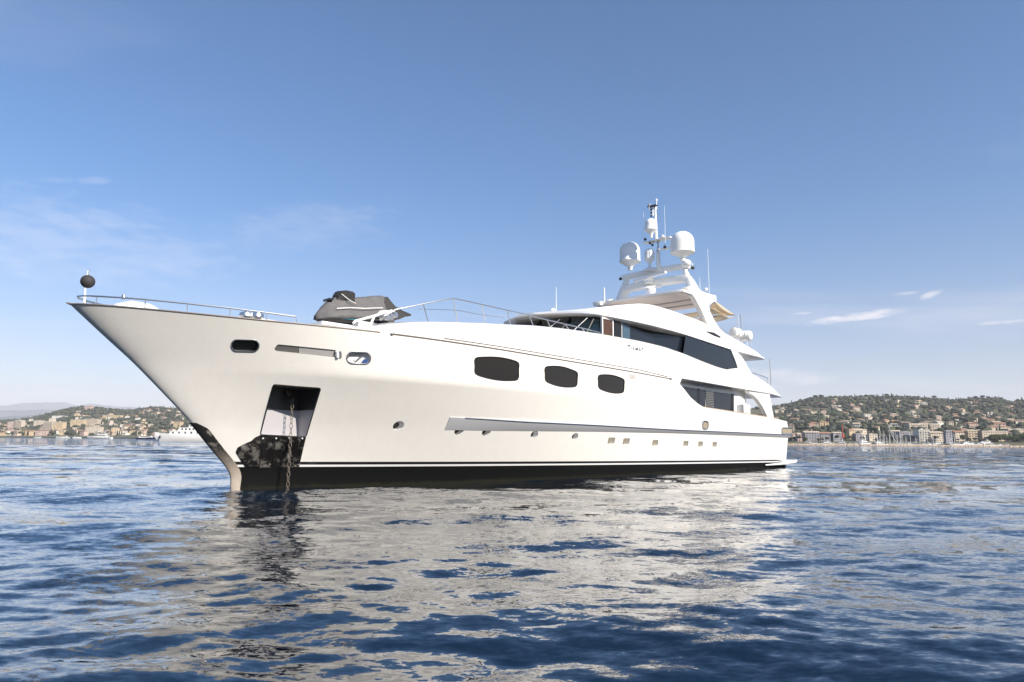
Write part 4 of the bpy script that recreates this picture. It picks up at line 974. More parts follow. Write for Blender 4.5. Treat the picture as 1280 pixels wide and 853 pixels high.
# ---- deck fittings forward
def fwd():
    # bow pulpit rail
    rt_ = [(-5.62, .28), (-5.3, .62), (-4.7, 1.05), (-4.1, 1.5), (-2.8, 2.3), (-1.5, 2.95), (-.3, 3.35), (.7, 3.65)]
    rt_ = [(u, min(v, breadth(u, _sheer(u)) - .06)) for u, v in rt_]
    zr = lambda u: interp([(-5.62, 6.74), (-4, 6.73), (-1.5, 6.66), (.7, 6.57)], u)
    b = YB(); pts = [(u, v, zr(u)) for u, v in reversed(rt_)] + [(-5.72, 0, 6.75)] + [(u, -v, zr(u)) for u, v in rt_]
    b.tube([(.75, rt_[-1][1], 6.30)] + pts + [(.75, -rt_[-1][1], 6.30)], .03, 'steel', 8); o = b.build('bow_rail', yacht)
    for s in (1, -1):
        for u, v in ((-5.3, .62), (-4.0, 1.56), (-2.8, 2.3), (-1.5, 2.95), (-.3, 3.35)):
            b = YB(); v = interp(rt_, u); b.tube([(u, s * v, _sheer(u) - .02), (u, s * v, zr(u))], .022, 'steel', 6); b.build('stanchion', o)
    # anchor windlass housing under white covers
    b = YB(); rings = []
    for u, w, h in ((-4.9, .12, .05), (-4.55, .45, .42), (-4.1, .62, .58), (-3.5, .66, .56), (-3.1, .6, .38), (-2.3, .4, .08)):
        rings.append([(u, -w, 6.05), (u, w, 6.05), (u, w * .8, 6.2 + h * .9), (u, w * .35, 6.25 + h), (u, -w * .35, 6.25 + h), (u, -w * .8, 6.2 + h * .9)])
    b.loft(rings, 'white_gelcoat', False); b.build('bow_locker', yacht, bevel=.04)
    b = YB(); u, z = SV(155, 369, .2); b.lathe((u, .2, z - .15), [(.08, 0), (.09, .06), (.06, .15), (.02, .17)], 'steel', 10); b.build('deck_lamp', yacht)
    for (px, v) in ((308, 1.4), (322, 1.6)):
        u, z = SV(px, 386, v); b = YB(); b.lathe((u, v, 6.0), [(.30, 0), (.26, .3), (.2, .5), (.26, .62), (.24, .74), (.1, .8)], 'steel', 14); b.box((u + .35, v, 6.3), (.6, .4, .5), 'white_gelcoat'); b.build('windlass', yacht)
    # jackstaff
    u, z0 = SV(106, 371, 0); u1, z1 = SV(109.2, 338, 0)
    b = YB(); b.tube([(u, 0, 6.4), (u, 0, z0), (u - .02, 0, (z0 + z1) / 2), (u + .02, 0, z1)], [.045, .035, .025, .014], 'mast_white', 8); b.build('jackstaff', yacht)
    # long rail round the coachroof
    RT = [(4.4, 7.05), (4.9, 7.38), (5.8, 7.66), (6.7, 7.95), (7.5, 8.2), (7.9, 8.28), (8.5, 8.28), (9.6, 8.27), (11, 8.25), (13.3, 8.21), (14.6, 8.18), (16.2, 8.15), (17.5, 8.12), (18.9, 8.06)]
    vv = lambda u: min(3.95, breadth(u, 6.2) - .35)
    st = ((6.25, .0), (7.85, 0), (9.6, 0), (11.3, 0), (12.95, 0), (14.3, 0), (15.8, 0), (17.2, 0))
    for s in (1, -1):
        b = YB(); b.tube([(u, s * vv(u), z) for u, z in RT], .03, 'steel', 8); o = b.build('side_rail', yacht)
        for u, _ in st:
            b = YB(); b.tube([(u + .25, s * (vv(u) + .05), _top(u) - .03), (u - .02, s * vv(u), interp(RT, u))], .024, 'steel', 6); b.build('stanchion', o)
        mid = [(6.0, 7.55), (7.5, 7.72), (8.2, 7.78), (9.4, 7.78), (11.2, 7.86)]
        b = YB(); b.tube([(u, s * vv(u), z) for u, z in mid], .014, 'steel', 6); b.build('mid_wire', o)
    # cradle of white tubes and brackets that holds the personal watercraft
    b = YB(); vq = 3.1
    def T(pts, r=.045, mn='mast_white'): b.tube([(SV(px, py, v)[0], v, SV(px, py, v)[1]) for px, py, v in pts], r, mn, 8)
    T([(441, 408, 3.2), (441.5, 404.5, 3.2), (444, 401.5, 3.2), (465, 396, 3.2), (482, 390.5, 3.2), (490, 388.5, 3.2)], .05)
    T([(462, 409, 3.2), (464, 404, 3.2), (467.5, 396.5, 3.2)], .05)
    T([(472, 394.5, 2.5), (475, 390, 2.5), (489, 389, 2.5)], .045)
    b.build('cradle', yacht)
    for (px, py) in ((480, 397.5), (485, 396), (490.5, 394)):
        u, z = SV(px, py, 2.6); b = YB(); b.tube([(u, 2.4, z), (u + .1, 2.75, z)], .13, 'steel', 12); b.build('cradle_roller', yacht)
    b = YB(); u, z = SV(457, 406, 2.4); b.box((u, 2.4, z - .15), (.9, .3, .5), 'soffit'); b.build('cradle_block', yacht)
    b = YB(); b.box((4.3, 1.5, 6.72), (3.6, .9, .12), 'mast_white'); b.build('cradle_base', yacht)
fwd()
def lettering():
    # the name on the side of the bridge deck
    u0, z0 = SV(783.6, 439.0, 4.33); u1, z1 = SV(803.6, 440.8, 4.33)
    x = 0; L_ = u1 - u0
    for s in (1, -1):
        cur = 0.0; parts = []; txts = [('T', .44), ('IAMAT', .345)]
        widths = []
        for t_, size in txts:
            cu = bpy.data.curves.new('name', 'FONT'); cu.body = t_; cu.size = size; cu.extrude = .006; cu.offset = .009 if t_ == 'T' else .006; cu.space_character = 1.18; o = bpy.data.objects.new('name_letters', cu); C.objects.link(o); bpy.context.view_layer.update(); parts.append(o); widths.append(o.dimensions.x)
        tot = widths[0] + widths[1] + .02; k = L_ / tot; offs = [0, widths[0] + .02]
        for o, of in zip(parts, offs):
            dg = bpy.context.evaluated_depsgraph_get(); me = bpy.data.meshes.new_from_object(o.evaluated_get(dg))
            for v in me.vertices:
                a = of + v.co.x; zz_ = z0 + v.co.y * 1.15
                u = (u0 + a * k) if s == 1 else (u1 - a * k)
                tilt = (z1 - z0) * (a / tot if s == 1 else 1 - a / tot)
                zq = zz_ + tilt; vsh = shell_v(u, zq); v.co = Vector((-u, s * (vsh + .012 + v.co.z), zq))
            me.materials.clear(); me.materials.append(MATS['letter_grey'])
            n = bpy.data.objects.new('name_lettering', me); C.objects.link(n); n.parent = yacht
            bpy.data.objects.remove(o, do_unlink=True)
lettering()

# ------------------------------------------------------------------ things on and about the yacht
def on_yacht(u, v, z): return YS - Vector((0, 0, 0)) + AX * u + NX * v + Vector((0, 0, z))
# anchor chain
def chain():
    vb = min(v for u, v, z in PK) - 0.10; v = vb + .52; u, zt = SV(365.8, 499, v); L = 0.235; b = MB(); z = zt; k = 0
    base = on_yacht(u, v, 0)
    while z > -0.9:
        ring = []
        for j in range(12):
            a = 2 * math.pi * j / 12; x = .05 * math.cos(a); y = (L / 2 - .0) * math.sin(a)
            ring.append((base.x + (x if k % 2 else x * .25), base.y + (x * .25 if k % 2 else x), z - L / 2 + y))
        b.tube(ring, .013, 'chain_rust', 6, closed=True); z -= L - .045; k += 1
    o = b.build('anchor_chain', origin=(base.x, base.y, 0)); tag(o, 'rusty steel anchor chain hanging from the bow pocket into the sea', 'chain')
mat('chain_rust', (0.17, 0.145, 0.12), 0.65, metal=0.3, var=0.35, vscale=14)
chain()
# anchor ball on the jackstaff
p = SV(109.7, 352.2, 0); q = on_yacht(p[0], 0, p[1]); b = MB(); b.ball(tuple(q), .228, 'ball_black', 24); b.tube([tuple(q + Vector((0, 0, .2))), tuple(q + Vector((0, 0, .42)))], .012, 'dull_steel', 5)
tag(b.build('anchor_ball', origin=tuple(q)), 'black round anchor ball hanging at the tip of the bow', 'signal ball')
# jet ski under its cover
def jetski():
    root = empty('jet_ski', on_yacht(4.3, 1.5, 6.85), TH + math.pi); root.location.z = 6.84; tag(root, 'jet ski under a grey fabric cover on the foredeck', 'jet ski')
    T = lambda p: (-p[0], p[1], p[2])
    # stations: x (aft from nose, centred), keel z, half beam of gunwale, gunwale z, cover crown half width, crown z
    S_ = [(-1.86, .12, .05, .16, .03, .20), (-1.62, .02, .26, .22, .14, .50), (-1.35, .0, .42, .28, .24, .80), (-1.0, .0, .52, .32, .28, 1.02), (-.72, .0, .56, .36, .25, 1.34), (-.40, .0, .58, .38, .24, 1.36), (-.10, .0, .58, .38, .23, 1.16), (.4, .0, .58, .38, .26, 1.24), (.9, .0, .57, .38, .28, 1.34), (1.3, .0, .55, .38, .28, 1.40), (1.5, .02, .53, .38, .28, 1.36), (1.78, .06, .48, .38, .30, .80)]
    b = MB(T); rings = []
    for x, k, w, g, cw, cz in S_: rings.append([(x, 0, k), (x, w * .7, k + .10), (x, w, g - .04), (x, w, g), (x, -w, g), (x, -w, g - .04), (x, -w * .7, k + .10)])
    b.loft(rings, 'ski_dark', True); b.build('ski_hull', root, autosmooth=40)
    rng = random.Random(4); rings = []
    xs = np.linspace(-1.84, 1.80, 34)
    col = lambda i: [(r[0], r[i]) for r in S_]
    for x in xs:
        w, g, cw, cz = (interp(col(i), x) for i in (2, 3, 4, 5)); w += .03; h = cz - g + .1
        ring = []
        prof = [(1.0, -.12), (1.02, .04), (.93, .22), (.74, .46), (.56, .70), (.42, .9), (.22, .99), (0, 1.0)]
        for s in (1, -1):
            pts = []
            for a, zf in prof:
                vv = (w * a if zf < .5 else max(cw * a * 1.6, 0)) if a else 0
                vv = w * a * (1 - max(0, zf)) + cw * 1.25 * a ** .6 * max(0, zf) if a else 0
                fold = .02 * math.sin(x * 13 + zf * 9) * (1 if 0 < zf < .9 else .2) + .012 * math.sin(x * 31 + zf * 4)
                pts.append((x, s * (vv + (fold if a else 0)), g - .02 + h * zf + fold * .5))
            ring += pts if s == 1 else pts[::-1][1:]
        rings.append(ring)
    b = MB(T); b.loft(rings, 'cover_grey', True, closed=False, caps=False); o = b.build('fabric_cover', root, autosmooth=70); md = o.modifiers.new('t', 'SOLIDIFY'); md.thickness = .012
    # dark panel over the handlebars, dark folded tail, light piping
    b = MB(T); rings = []
    for x, zt, hw in ((-.95, 1.16, .22), (-.80, 1.42, .36), (-.5, 1.48, .42), (-.16, 1.46, .40), (-.08, 1.24, .22), (-.1, 1.04, .1)):
        rings.append([(x, -hw * .8, zt - .42), (x, -hw, zt - .12), (x, -hw * .55, zt), (x, 0, zt + .02), (x, hw * .55, zt), (x, hw, zt - .12), (x, hw * .8, zt - .42)])
    b.loft(rings, 'cover_dark', True); b.build('handlebar_cover', root, autosmooth=50)
    b = MB(T); rings = []
    for x, zt, hw, lo in ((1.40, 1.40, .34, .5), (1.62, 1.44, .40, .40), (1.76, 1.26, .50, .34), (1.98, 1.02, .60, .40), (2.35, .88, .58, .56), (2.78, .76, .40, .70), (2.95, .72, .12, .70)):
        rings.append([(x, -hw, lo), (x, -hw * .95, lo + (zt - lo) * .5), (x, -hw * .5, zt), (x, 0, zt + .02), (x, hw * .5, zt), (x, hw * .95, lo + (zt - lo) * .5), (x, hw, lo)])
    b.loft(rings, 'cover_dark', True); b.build('cover_flap', root, autosmooth=50)
    b = MB(T); b.tube([(-1.1, .50, .60), (-.5, .57, .68), (.2, .57, .72), (.8, .55, .80), (1.15, .52, .84)], .018, 'mast_white', 6); b.tube([(-.80, .34, 1.28), (-.5, .45, 1.04), (-.2, .5, .90)], .014, 'mast_white', 6); b.tube([(1.62, .42, .78), (1.75, .5, .72), (1.95, .45, .74)], .02, 'mast_white', 6); b.build('cover_piping', root)
    b = MB(T); b.box((-1.22, 0, 1.02), (.16, .62, .10), 'ski_dark'); b.build('mirror', root, bevel=.02)
    b = MB(T); P = [(-.9, .545, .30), (-.2, .60, .30), (.3, .60, .24), (-.1, .59, .16), (-.8, .52, .18)]; b.prism(P, [(x, y - .03, z) for x, y, z in P], 'teal_graphic'); b.build('hull_graphic', root)
    root.rotation_euler.z += R(-2)
    root.rotation_euler.y = R(2.5)
jetski()
# liferaft canisters on the aft end of the flybridge
def rafts():
    for k, (px, py, v) in enumerate(((920.5, 416.5, 2.7), (931.5, 420.0, 2.9))):
        u, z = SV(px, py, v); root = empty('liferaft', on_yacht(u, v, z), TH + math.pi)
        tag(root, ('white liferaft canister, forward one of two on the flybridge aft end', 'white liferaft canister, aftmost of two on the flybridge aft end')[k], 'liferaft')
        b = MB(); L = .66 if k == 0 else .5; pr = []
        pts = [(-L, .18), (-L * .93, .33), (-L * .5, .40), (0, .42), (L * .5, .40), (L * .93, .33), (L, .18)]
        rings = [[(x, r * math.cos(a), r * math.sin(a)) for a in np.linspace(0, 2 * math.pi, 20, endpoint=False)] for x, r in pts]
        if k: rings = [[(y, x, z_) for x, y, z_ in r] for r in rings]
        b.loft(rings, 'dome_white', True); b.build('canister', root)
        b = MB()
        for x in (-L * .45, L * .45):
            ring = [(x, .425 * math.cos(a), .425 * math.sin(a)) for a in np.linspace(0, 2 * math.pi, 20, endpoint=False)]
            if k: ring = [(y, x_, z_) for x_, y, z_ in ring]
            b.tube(ring, .02, 'steel', 5, closed=True)
        b.build('strap', root)
        b = MB()
        for x in (-.35, .35):
            b.tube([(x, -.3, -.75), (x, -.3, -.3), (x, .3, -.3), (x, .3, -.75)], .03, 'steel', 6)
        b.tube([(-.35, .3, -.7), (.35, .3, -.35)], .02, 'steel', 5); b.build('cradle', root)
rafts()

# ------------------------------------------------------------------ THE COAST: town, harbour, boats, trees
rng = random.Random(21)
def proj_row(P):
    """photo row of a world point (used to seat a building at the height up the slope where the town climbs)"""
    d = Vector(P) - Vector((0, 0, CAMH)); x = d.dot(X2) / d.dot(Fw); y = d.dot(U2) / d.dot(Fw); return 426.5 - y * FPX
def s_for_row(px, row):
    lo, hi = 0.0, 1.0
    for k in range(60):
        s = k / 60
        if proj_row(land(px, s)) <= row: return s
    return 0.98
for nme, c in (('wall_cream', (.56, .47, .37)), ('wall_white', (.66, .62, .56)), ('wall_pink', (.52, .39, .33)), ('wall_ochre', (.55, .42, .26)), ('wall_grey', (.26, .25, .27)), ('wall_beige', (.46, .38, .29))): mat(nme, c, .85, var=.06, vscale=.25)
mat('roof_terracotta', (.36, .19, .12), .9, var=.15, vscale=.5); mat('roof_brown', (.30, .21, .15), .9, var=.15, vscale=.5); mat('roof_flat', (.45, .42, .38), .9, var=.1, vscale=.3)
mat('roof_beige', (.52, .42, .31), .9, var=.1, vscale=.3); mat('window_dark', (.035, .04, .05), .2); mat('shutter_grey', (.16, .17, .19), .6); mat('awning_orange', (.55, .22, .08), .8)
mat('leaf_pine', (.038, .046, .028), .9, var=.45, vscale=.09); mat('leaf_olive', (.072, .074, .050), .9, var=.4, vscale=.1); mat('leaf_bright', (.075, .095, .032), .9, var=.35, vscale=.2); mat('leaf_dark', (.024, .036, .02), .9, var=.3, vscale=.2)
mat('bark', (.12, .08, .05), .9); mat('rock', (.42, .31, .20), .95, var=.35, vscale=.35, bump=.5, bscale=.7); mat('sand', (.52, .42, .31), .95, var=.15, vscale=.1)
mat('crane_red', (.45, .05, .03), .5); mat('crane_grey', (.42, .40, .38), .6); mat('boat_white', (.78, .76, .73), .3); mat('boat_glass', (.02, .025, .035), .1); mat('mast_alu', (.72, .70, .68), .5)

HOUSES = []; SPOTS = []
_hm = {}
def house_meshes(kind, wall, roof):
    """unit house 1 x 1 x 1 (walls), its roof and one window; placed by scale"""
    key = (kind, wall, roof)
    if key in _hm: return _hm[key]
    b = MB(); b.box((0, 0, .3), (1, 1, 1.4), wall)
    if kind == 'step': b.box((.22, .1, 1.15), (.5, .7, .3), wall)
    w = b.build('tmp')
    b = MB()
    if roof == 'roof_flat' : b.box((0, 0, 1.02), (1.03, 1.03, .045), roof); b.box((0, -.0, 1.06), (.2, .2, .1), wall)
    elif kind == 'gable':
        b.add([(-.54, -.56, 1.0), (.54, -.56, 1.0), (.54, .56, 1.0), (-.54, .56, 1.0), (-.54, 0, 1.30), (.54, 0, 1.30)], [(0, 1, 5, 4), (2, 3, 4, 5), (0, 4, 3), (1, 2, 5), (3, 2, 1, 0)], roof)
    else:
        b.add([(-.54, -.56, 1.0), (.54, -.56, 1.0), (.54, .56, 1.0), (-.54, .56, 1.0), (-.24, 0, 1.26), (.24, 0, 1.26)], [(0, 1, 5, 4), (2, 3, 4, 5), (0, 4, 3), (1, 2, 5), (3, 2, 1, 0)], roof); b.box((.2, .1, 1.2), (.06, .08, .2), wall)
    r = b.build('tmp')
    _hm[key] = (w.data, r.data); bpy.data.objects.remove(w); bpy.data.objects.remove(r); return _hm[key]
_b = MB(); _b.box((0, 0, 0), (1, .08, 1), 'window_dark'); _wo = _b.build('tmp'); WIN_ME = _wo.data; bpy.data.objects.remove(_wo)
_b = MB(); _b.box((0, 0, 0), (1, .5, .12), 'wall_white'); _b.box((0, -.2, .3), (1, .05, .5), 'wall_beige'); _wo = _b.build('tmp'); BALC_ME = _wo.data; bpy.data.objects.remove(_wo)
CN = {'wall_cream': 'cream', 'wall_white': 'white', 'wall_pink': 'pink', 'wall_ochre': 'ochre', 'wall_grey': 'grey', 'wall_beige': 'beige'}
RN = {'roof_terracotta': 'terracotta-roofed', 'roof_brown': 'brown-roofed', 'roof_flat': 'flat-roofed', 'roof_beige': 'pale-roofed'}
def house(px, s, w, d, h, kind, wall, roof, rz, name='house', label=None, wins=None, group=None, cat=None, dz=0, balc=False):
    P = land(px, s); P.z += dz
    root = bpy.data.objects.new(name, None); C.objects.link(root); root.location = P; root.rotation_euler = (0, 0, rz)
    wm, rm = house_meshes(kind, wall, roof)
    for nm_, me in (('walls', wm), ('roof', rm)):
        o = bpy.data.objects.new(nm_, me); C.objects.link(o); o.parent = root; o.scale = (w, d, h)
        if nm_ == 'roof' and roof != 'roof_flat':
            k = min(1.0, 9.0 / h) * (min(w, d) / 11); o.scale = (w, d, h)
            if h > 8: o.scale = (w, d, 7.0); o.location = (0, 0, h - 7.0)
    nf = max(1, round(h / 3.1)); nc = wins if wins else max(2, int(w / 4.2)); nc = min(nc, 12)
    for f in range(nf):
        for c in range(nc):
            if rng.random() < .12: continue
            o = bpy.data.objects.new('window', WIN_ME); C.objects.link(o); o.parent = root
            o.location = ((c + .5) / nc * w * .94 - w * .47, -d / 2 - .02, (f + .52) * h / nf); o.scale = (w / nc * rng.choice((.3, .38, .5)), .6, h / nf * .45)
        if balc:
            o = bpy.data.objects.new('balcony', BALC_ME); C.objects.link(o); o.parent = root; o.location = (0, -d / 2 - .5, (f + .1) * h / nf); o.scale = (w * .96, 2.0, 1.6)
    tag(root, label, cat or 'house', group); SPOTS.append((P.x, P.y, w, h))
    HOUSES.append((root, px, s, wall, roof, label is not None)); return root
# the buildings one can tell apart, by where they stand in the town (columns, top and foot rows of the photo)
HERO = [
 (996, 1004.5, 542, 552.5, 'gable', 'wall_pink', 'roof_beige', 'small pink shed with pale gable at the harbour, nearest the yacht stern', 0),
 (1005, 1022.5, 539.5, 552.3, 'gable', 'wall_grey', 'roof_beige', 'wide grey boat shed with pale pitched roof near the yacht stern', 0),
 (1024, 1036, 541, 552.3, 'gable', 'wall_grey', 'roof_terracotta', 'dark grey shed with terracotta roof, left of the red crane', 0),
 (1038, 1052, 540.5, 552.3, 'hip', 'wall_grey', 'roof_beige', 'grey boat shed with pale roof right behind the red crane', 0),
 (1060, 1067.5, 537, 549.5, 'hip', 'wall_ochre', 'roof_terracotta', 'tall ochre tower house with tiled roof just right of the red crane', 0),
 (1067.5, 1076, 543.5, 552.3, 'flat', 'wall_grey', 'roof_flat', 'low dark grey flat-roofed shed right of the ochre tower house', 0),
 (1076.5, 1083.5, 542, 551.5, 'gable', 'wall_white', 'roof_beige', 'narrow white gabled house left of the mast cluster', 0),
 (1084, 1094, 543, 551.8, 'flat', 'wall_cream', 'roof_flat', 'low cream flat-roofed building left of the mast cluster', 0),
 (1121, 1143, 541.5, 551.5, 'flat', 'wall_grey', 'roof_flat', 'long grey harbour shed behind the masts right of the grey crane', 0),
 (1134.5, 1173.5, 531, 540, 'flat', 'wall_cream', 'roof_flat', 'long cream apartment terrace on the slope above the marina masts', 1),
 (1146, 1159, 538.5, 553, 'flat', 'wall_white', 'roof_flat', 'white waterfront block with dark glazing right of the masts', 1),
 (1160, 1176, 540, 553, 'gable', 'wall_cream', 'roof_beige', 'cream gabled waterfront building beside the white glazed block', 0),
 (1181.5, 1188.5, 539, 554, 'flat', 'wall_grey', 'roof_flat', 'narrow grey tower between two cream waterfront buildings', 0),
 (1190, 1204, 538.5, 551, 'gable', 'wall_cream', 'roof_terracotta', 'cream waterfront house with orange lower roofs', 0),
 (1206, 1221, 537.5, 552, 'hip', 'wall_ochre', 'roof_beige', 'ochre apartment block below the red house', 1),
 (1209, 1221, 529.5, 537, 'hip', 'wall_pink', 'roof_terracotta', 'red roofed pink house above the ochre apartment block', 0),
 (1223, 1256, 540, 552, 'flat', 'wall_beige', 'roof_flat', 'long modern waterfront building with dark windows at far right', 0),
 (1234, 1262, 534.5, 541, 'flat', 'wall_beige', 'roof_terracotta', 'long ochre terrace building above the modern waterfront block', 0),
 (1256, 1292, 537.5, 546, 'flat', 'wall_beige', 'roof_flat', 'arcaded beige building cut by the right edge above the trees', 0),
 (1263, 1292, 525.5, 532, 'hip', 'wall_pink', 'roof_brown', 'pink brown-roofed building by the right edge, mid slope', 0),
 (9.5, 18, 528.5, 538, 'flat', 'wall_pink', 'roof_flat', 'pink apartment block at the far left shore, left of its cream neighbour', 0),
 (18.2, 27, 526, 538, 'flat', 'wall_cream', 'roof_flat', 'cream apartment block at the far left shore', 1),
 (42, 52, 527, 533, 'flat', 'wall_cream', 'roof_flat', 'small cream block left of the big stepped cream building', 0),
 (54, 66, 527.5, 541, 'step', 'wall_cream', 'roof_flat', 'left wing of the big cream building group on the left shore', 1),
 (66.5, 79, 528.5, 541, 'flat', 'wall_ochre', 'roof_flat', 'ochre right wing of the big building group on the left shore', 0),
 (88, 104, 525.5, 534, 'flat', 'wall_ochre', 'roof_flat', 'ochre long building at mid slope on the left hill', 0),
 (104.5, 122, 524.5, 533, 'flat', 'wall_beige', 'roof_flat', 'beige long building right of the ochre one on the left hill', 0),
 (64, 82, 520.5, 524.5, 'flat', 'wall_white', 'roof_flat', 'long low white building high on the left hill', 0),
 (103.5, 112, 508.7, 512.5, 'step', 'wall_pink', 'roof_terracotta', 'pink villa with turret standing on the ridge of the left hill', 0),
 (108, 126, 534, 542, 'flat', 'wall_cream', 'roof_flat', 'cream seafront building above the white motor boat on the left', 0),
 (30.5, 44, 537.5, 544.5, 'hip', 'wall_ochre', 'roof_terracotta', 'ochre seafront house with terracotta roof on the left shore', 0),
 (46, 60, 537.5, 545, 'hip', 'wall_pink', 'roof_brown', 'pink seafront house right of the ochre one on the left shore', 0),
 (127, 150, 519.5, 525, 'flat', 'wall_ochre', 'roof_flat', 'ochre hotel high on the left hill, left of the green summit', 0),
 (154, 163, 531, 537, 'hip', 'wall_pink', 'roof_terracotta', 'pink villa with red roof mid slope behind the navy boat', 0),
 (217, 226, 526.5, 535, 'hip', 'wall_ochre', 'roof_brown', 'ochre apartment villa beside the big yacht bow on the left hill', 0),
]
for x0, x1, yt, yb, kind, wall, roof, lab, bal in HERO:
    pc = (x0 + x1) / 2; s = s_for_row(pc, yb); P = land(pc, s); D = P.y; w = (x1 - x0) * D / FPX; h = (yb - yt) * D / FPX / (1.22 if kind == 'gable' or kind == 'hip' else 1.03)
    if kind == 'flat' and roof != 'roof_flat': kind = 'hip'
    house(pc, s, w, min(w, 14), h, kind, wall, roof, R(rng.uniform(-6, 6)), 'building', lab, group='named buildings of the bay towns', cat='building', balc=bool(bal), wins=max(2, int(w / 3.4)))
def scatter(x0, x1, n, rows, seed, avoid=8.0):
    r = random.Random(seed); done = 0; tries = 0
    while done < n and tries < n * 40:
        tries += 1; px = r.uniform(x0, x1); s = r.choice(rows); s = r.uniform(*s); P = land(px, s); w = r.uniform(9, 17)
        if any(abs(P.x - q[0]) < (w + q[2]) * .5 + 1.5 and abs(P.y - q[1]) < 38 for q in SPOTS): continue
        if proj_row(P) > 551 and px > 900: continue
        h = r.choice((4.5, 6, 6.5, 7, 9)); wall = r.choice(('wall_cream', 'wall_cream', 'wall_white', 'wall_pink', 'wall_beige', 'wall_ochre', 'wall_white')); roof = r.choice(('roof_terracotta', 'roof_terracotta', 'roof_brown', 'roof_flat', 'roof_beige'))
        kind = 'flat' if roof == 'roof_flat' else r.choice(('hip', 'hip', 'gable'))
        house(px, s, w, r.uniform(8, 12), h, kind, wall, roof, R(r.uniform(-35, 35)), 'villa', None, wins=3, cat='villa', group='villas on the %s hill' % ('left' if px < 600 else 'right')); done += 1
scatter(-14, 232, 150, ((.04, .2), (.04, .2), (.04, .3), (.12, .5), (.3, .8), (.5, .9)), 5)
scatter(968, 1292, 150, ((.06, .25), (.15, .45), (.3, .7), (.5, .93), (.5, .93)), 6)
ORD = ['first', 'second', 'third', 'fourth', 'fifth', 'sixth', 'seventh', 'eighth', 'ninth', 'tenth', 'eleventh', 'twelfth', 'thirteenth', 'fourteenth', 'fifteenth', 'sixteenth', 'seventeenth', 'eighteenth', 'nineteenth', 'twentieth'] + ['number %d' % k for k in range(21, 60)]
def label_villas():
    fam = {}
    for root, px, s, wall, roof, done in HOUSES:
        if done: continue
        hill = 'left' if px < 600 else 'right'; row = 'low on' if s < .25 else 'partway up' if s < .5 else 'high on' if s < .72 else 'near the top of'
        fam.setdefault((hill, row, wall, roof), []).append((px, root))
    for (hill, row, wall, roof), L in fam.items():
        L.sort(key=lambda t: t[0])
        for k, (px, root) in enumerate(L):
            if len(L) == 1: t = 'only %s %s villa %s the %s hill' % (CN[wall], RN[roof], row, hill)
            else: t = '%s from left of the %s %s villas %s the %s hill' % (ORD[k], CN[wall], RN[roof], row, hill)
            root['label'] = t
label_villas()

# ---- woods covering the hills
def ico():
    bm = bmesh.new(); bmesh.ops.create_icosphere(bm, subdivisions=2, radius=1.0); v = np.array([p.co[:] for p in bm.verts]); f = np.array([[q.index for q in p.verts] for p in bm.faces]); bm.free(); return v, f
IV, IF = ico()
def wood(name, x0, x1, n, seed, label, ss=(0.03, 1.02)):
    r = np.random.RandomState(seed); vs_, fs, mi = [], [], []; k = 0; done = 0
    H = np.array([(q[0], q[1], q[2], q[3]) for q in SPOTS])
    while done < n:
        px = r.uniform(x0, x1); s = ss[0] + (ss[1] - ss[0]) * r.rand() ** .9
        if r.rand() < .12: s = r.uniform(.93, 1.02)
        P = land(px, s)
        rad = r.uniform(2.6, 5.6); kind = r.rand()
        dens = float(nB(P.x / 60 + 9, P.y / 60)); 
        if dens < .22 and s < .85: continue
        if len(H):
            dx = np.abs(P.x - H[:, 0]); dy = H[:, 1] - P.y
            if np.any((dx < H[:, 2] * .5 + rad * .7) & (dy > -8) & (dy < 34)): 
                if r.rand() < .93: continue
        if kind < .12: sc_ = np.array([rad * .28, rad * .28, rad * 1.5]); zc = rad * 1.3      # cypress
        elif kind < .5: sc_ = np.array([rad * 1.15, rad * 1.15, rad * .62]); zc = rad * 1.25   # umbrella pine
        else: sc_ = np.array([rad, rad, rad * .85]); zc = rad * .75
        v = IV * (1 + r.uniform(-.26, .26, (len(IV), 1))) * sc_; a = r.uniform(0, 6.28); ca, sa = math.cos(a), math.sin(a)
        v = np.stack([v[:, 0] * ca - v[:, 1] * sa + P.x, v[:, 0] * sa + v[:, 1] * ca + P.y, v[:, 2] + P.z + zc], -1)
        vs_.append(v); fs.append(IF + k); k += len(IV); mi.append(np.full(len(IF), int(r.choice([0, 0, 0, 1, 1, 2, 3], p=[.2, .2, .12, .16, .14, .06, .12])))); done += 1
    V_ = np.concatenate(vs_); F_ = np.concatenate(fs).astype(np.int32); M_ = np.concatenate(mi).astype(np.int32)
    me = bpy.data.meshes.new(name); me.vertices.add(len(V_)); me.vertices.foreach_set('co', V_.ravel()); me.loops.add(F_.size); me.loops.foreach_set('vertex_index', F_.ravel()); me.polygons.add(len(F_)); me.polygons.foreach_set('loop_start', np.arange(0, F_.size, 3, dtype=np.int32)); me.update(calc_edges=True)
    for mn in ('leaf_pine', 'leaf_olive', 'leaf_bright', 'leaf_dark'): me.materials.append(MATS[mn])
    me.polygons.foreach_set('material_index', M_); o = bpy.data.objects.new(name, me); C.objects.link(o); tag(o, label, kind='stuff')
wood('woodland', -60, 245, 3000, 1, 'pines and olive woods covering the left hill')
wood('woodland', 955, 1330, 4600, 2, 'dark pine woods covering the right hill')
wood('woodland', 245, 955, 1500, 3, 'woods on the coast behind the yacht')

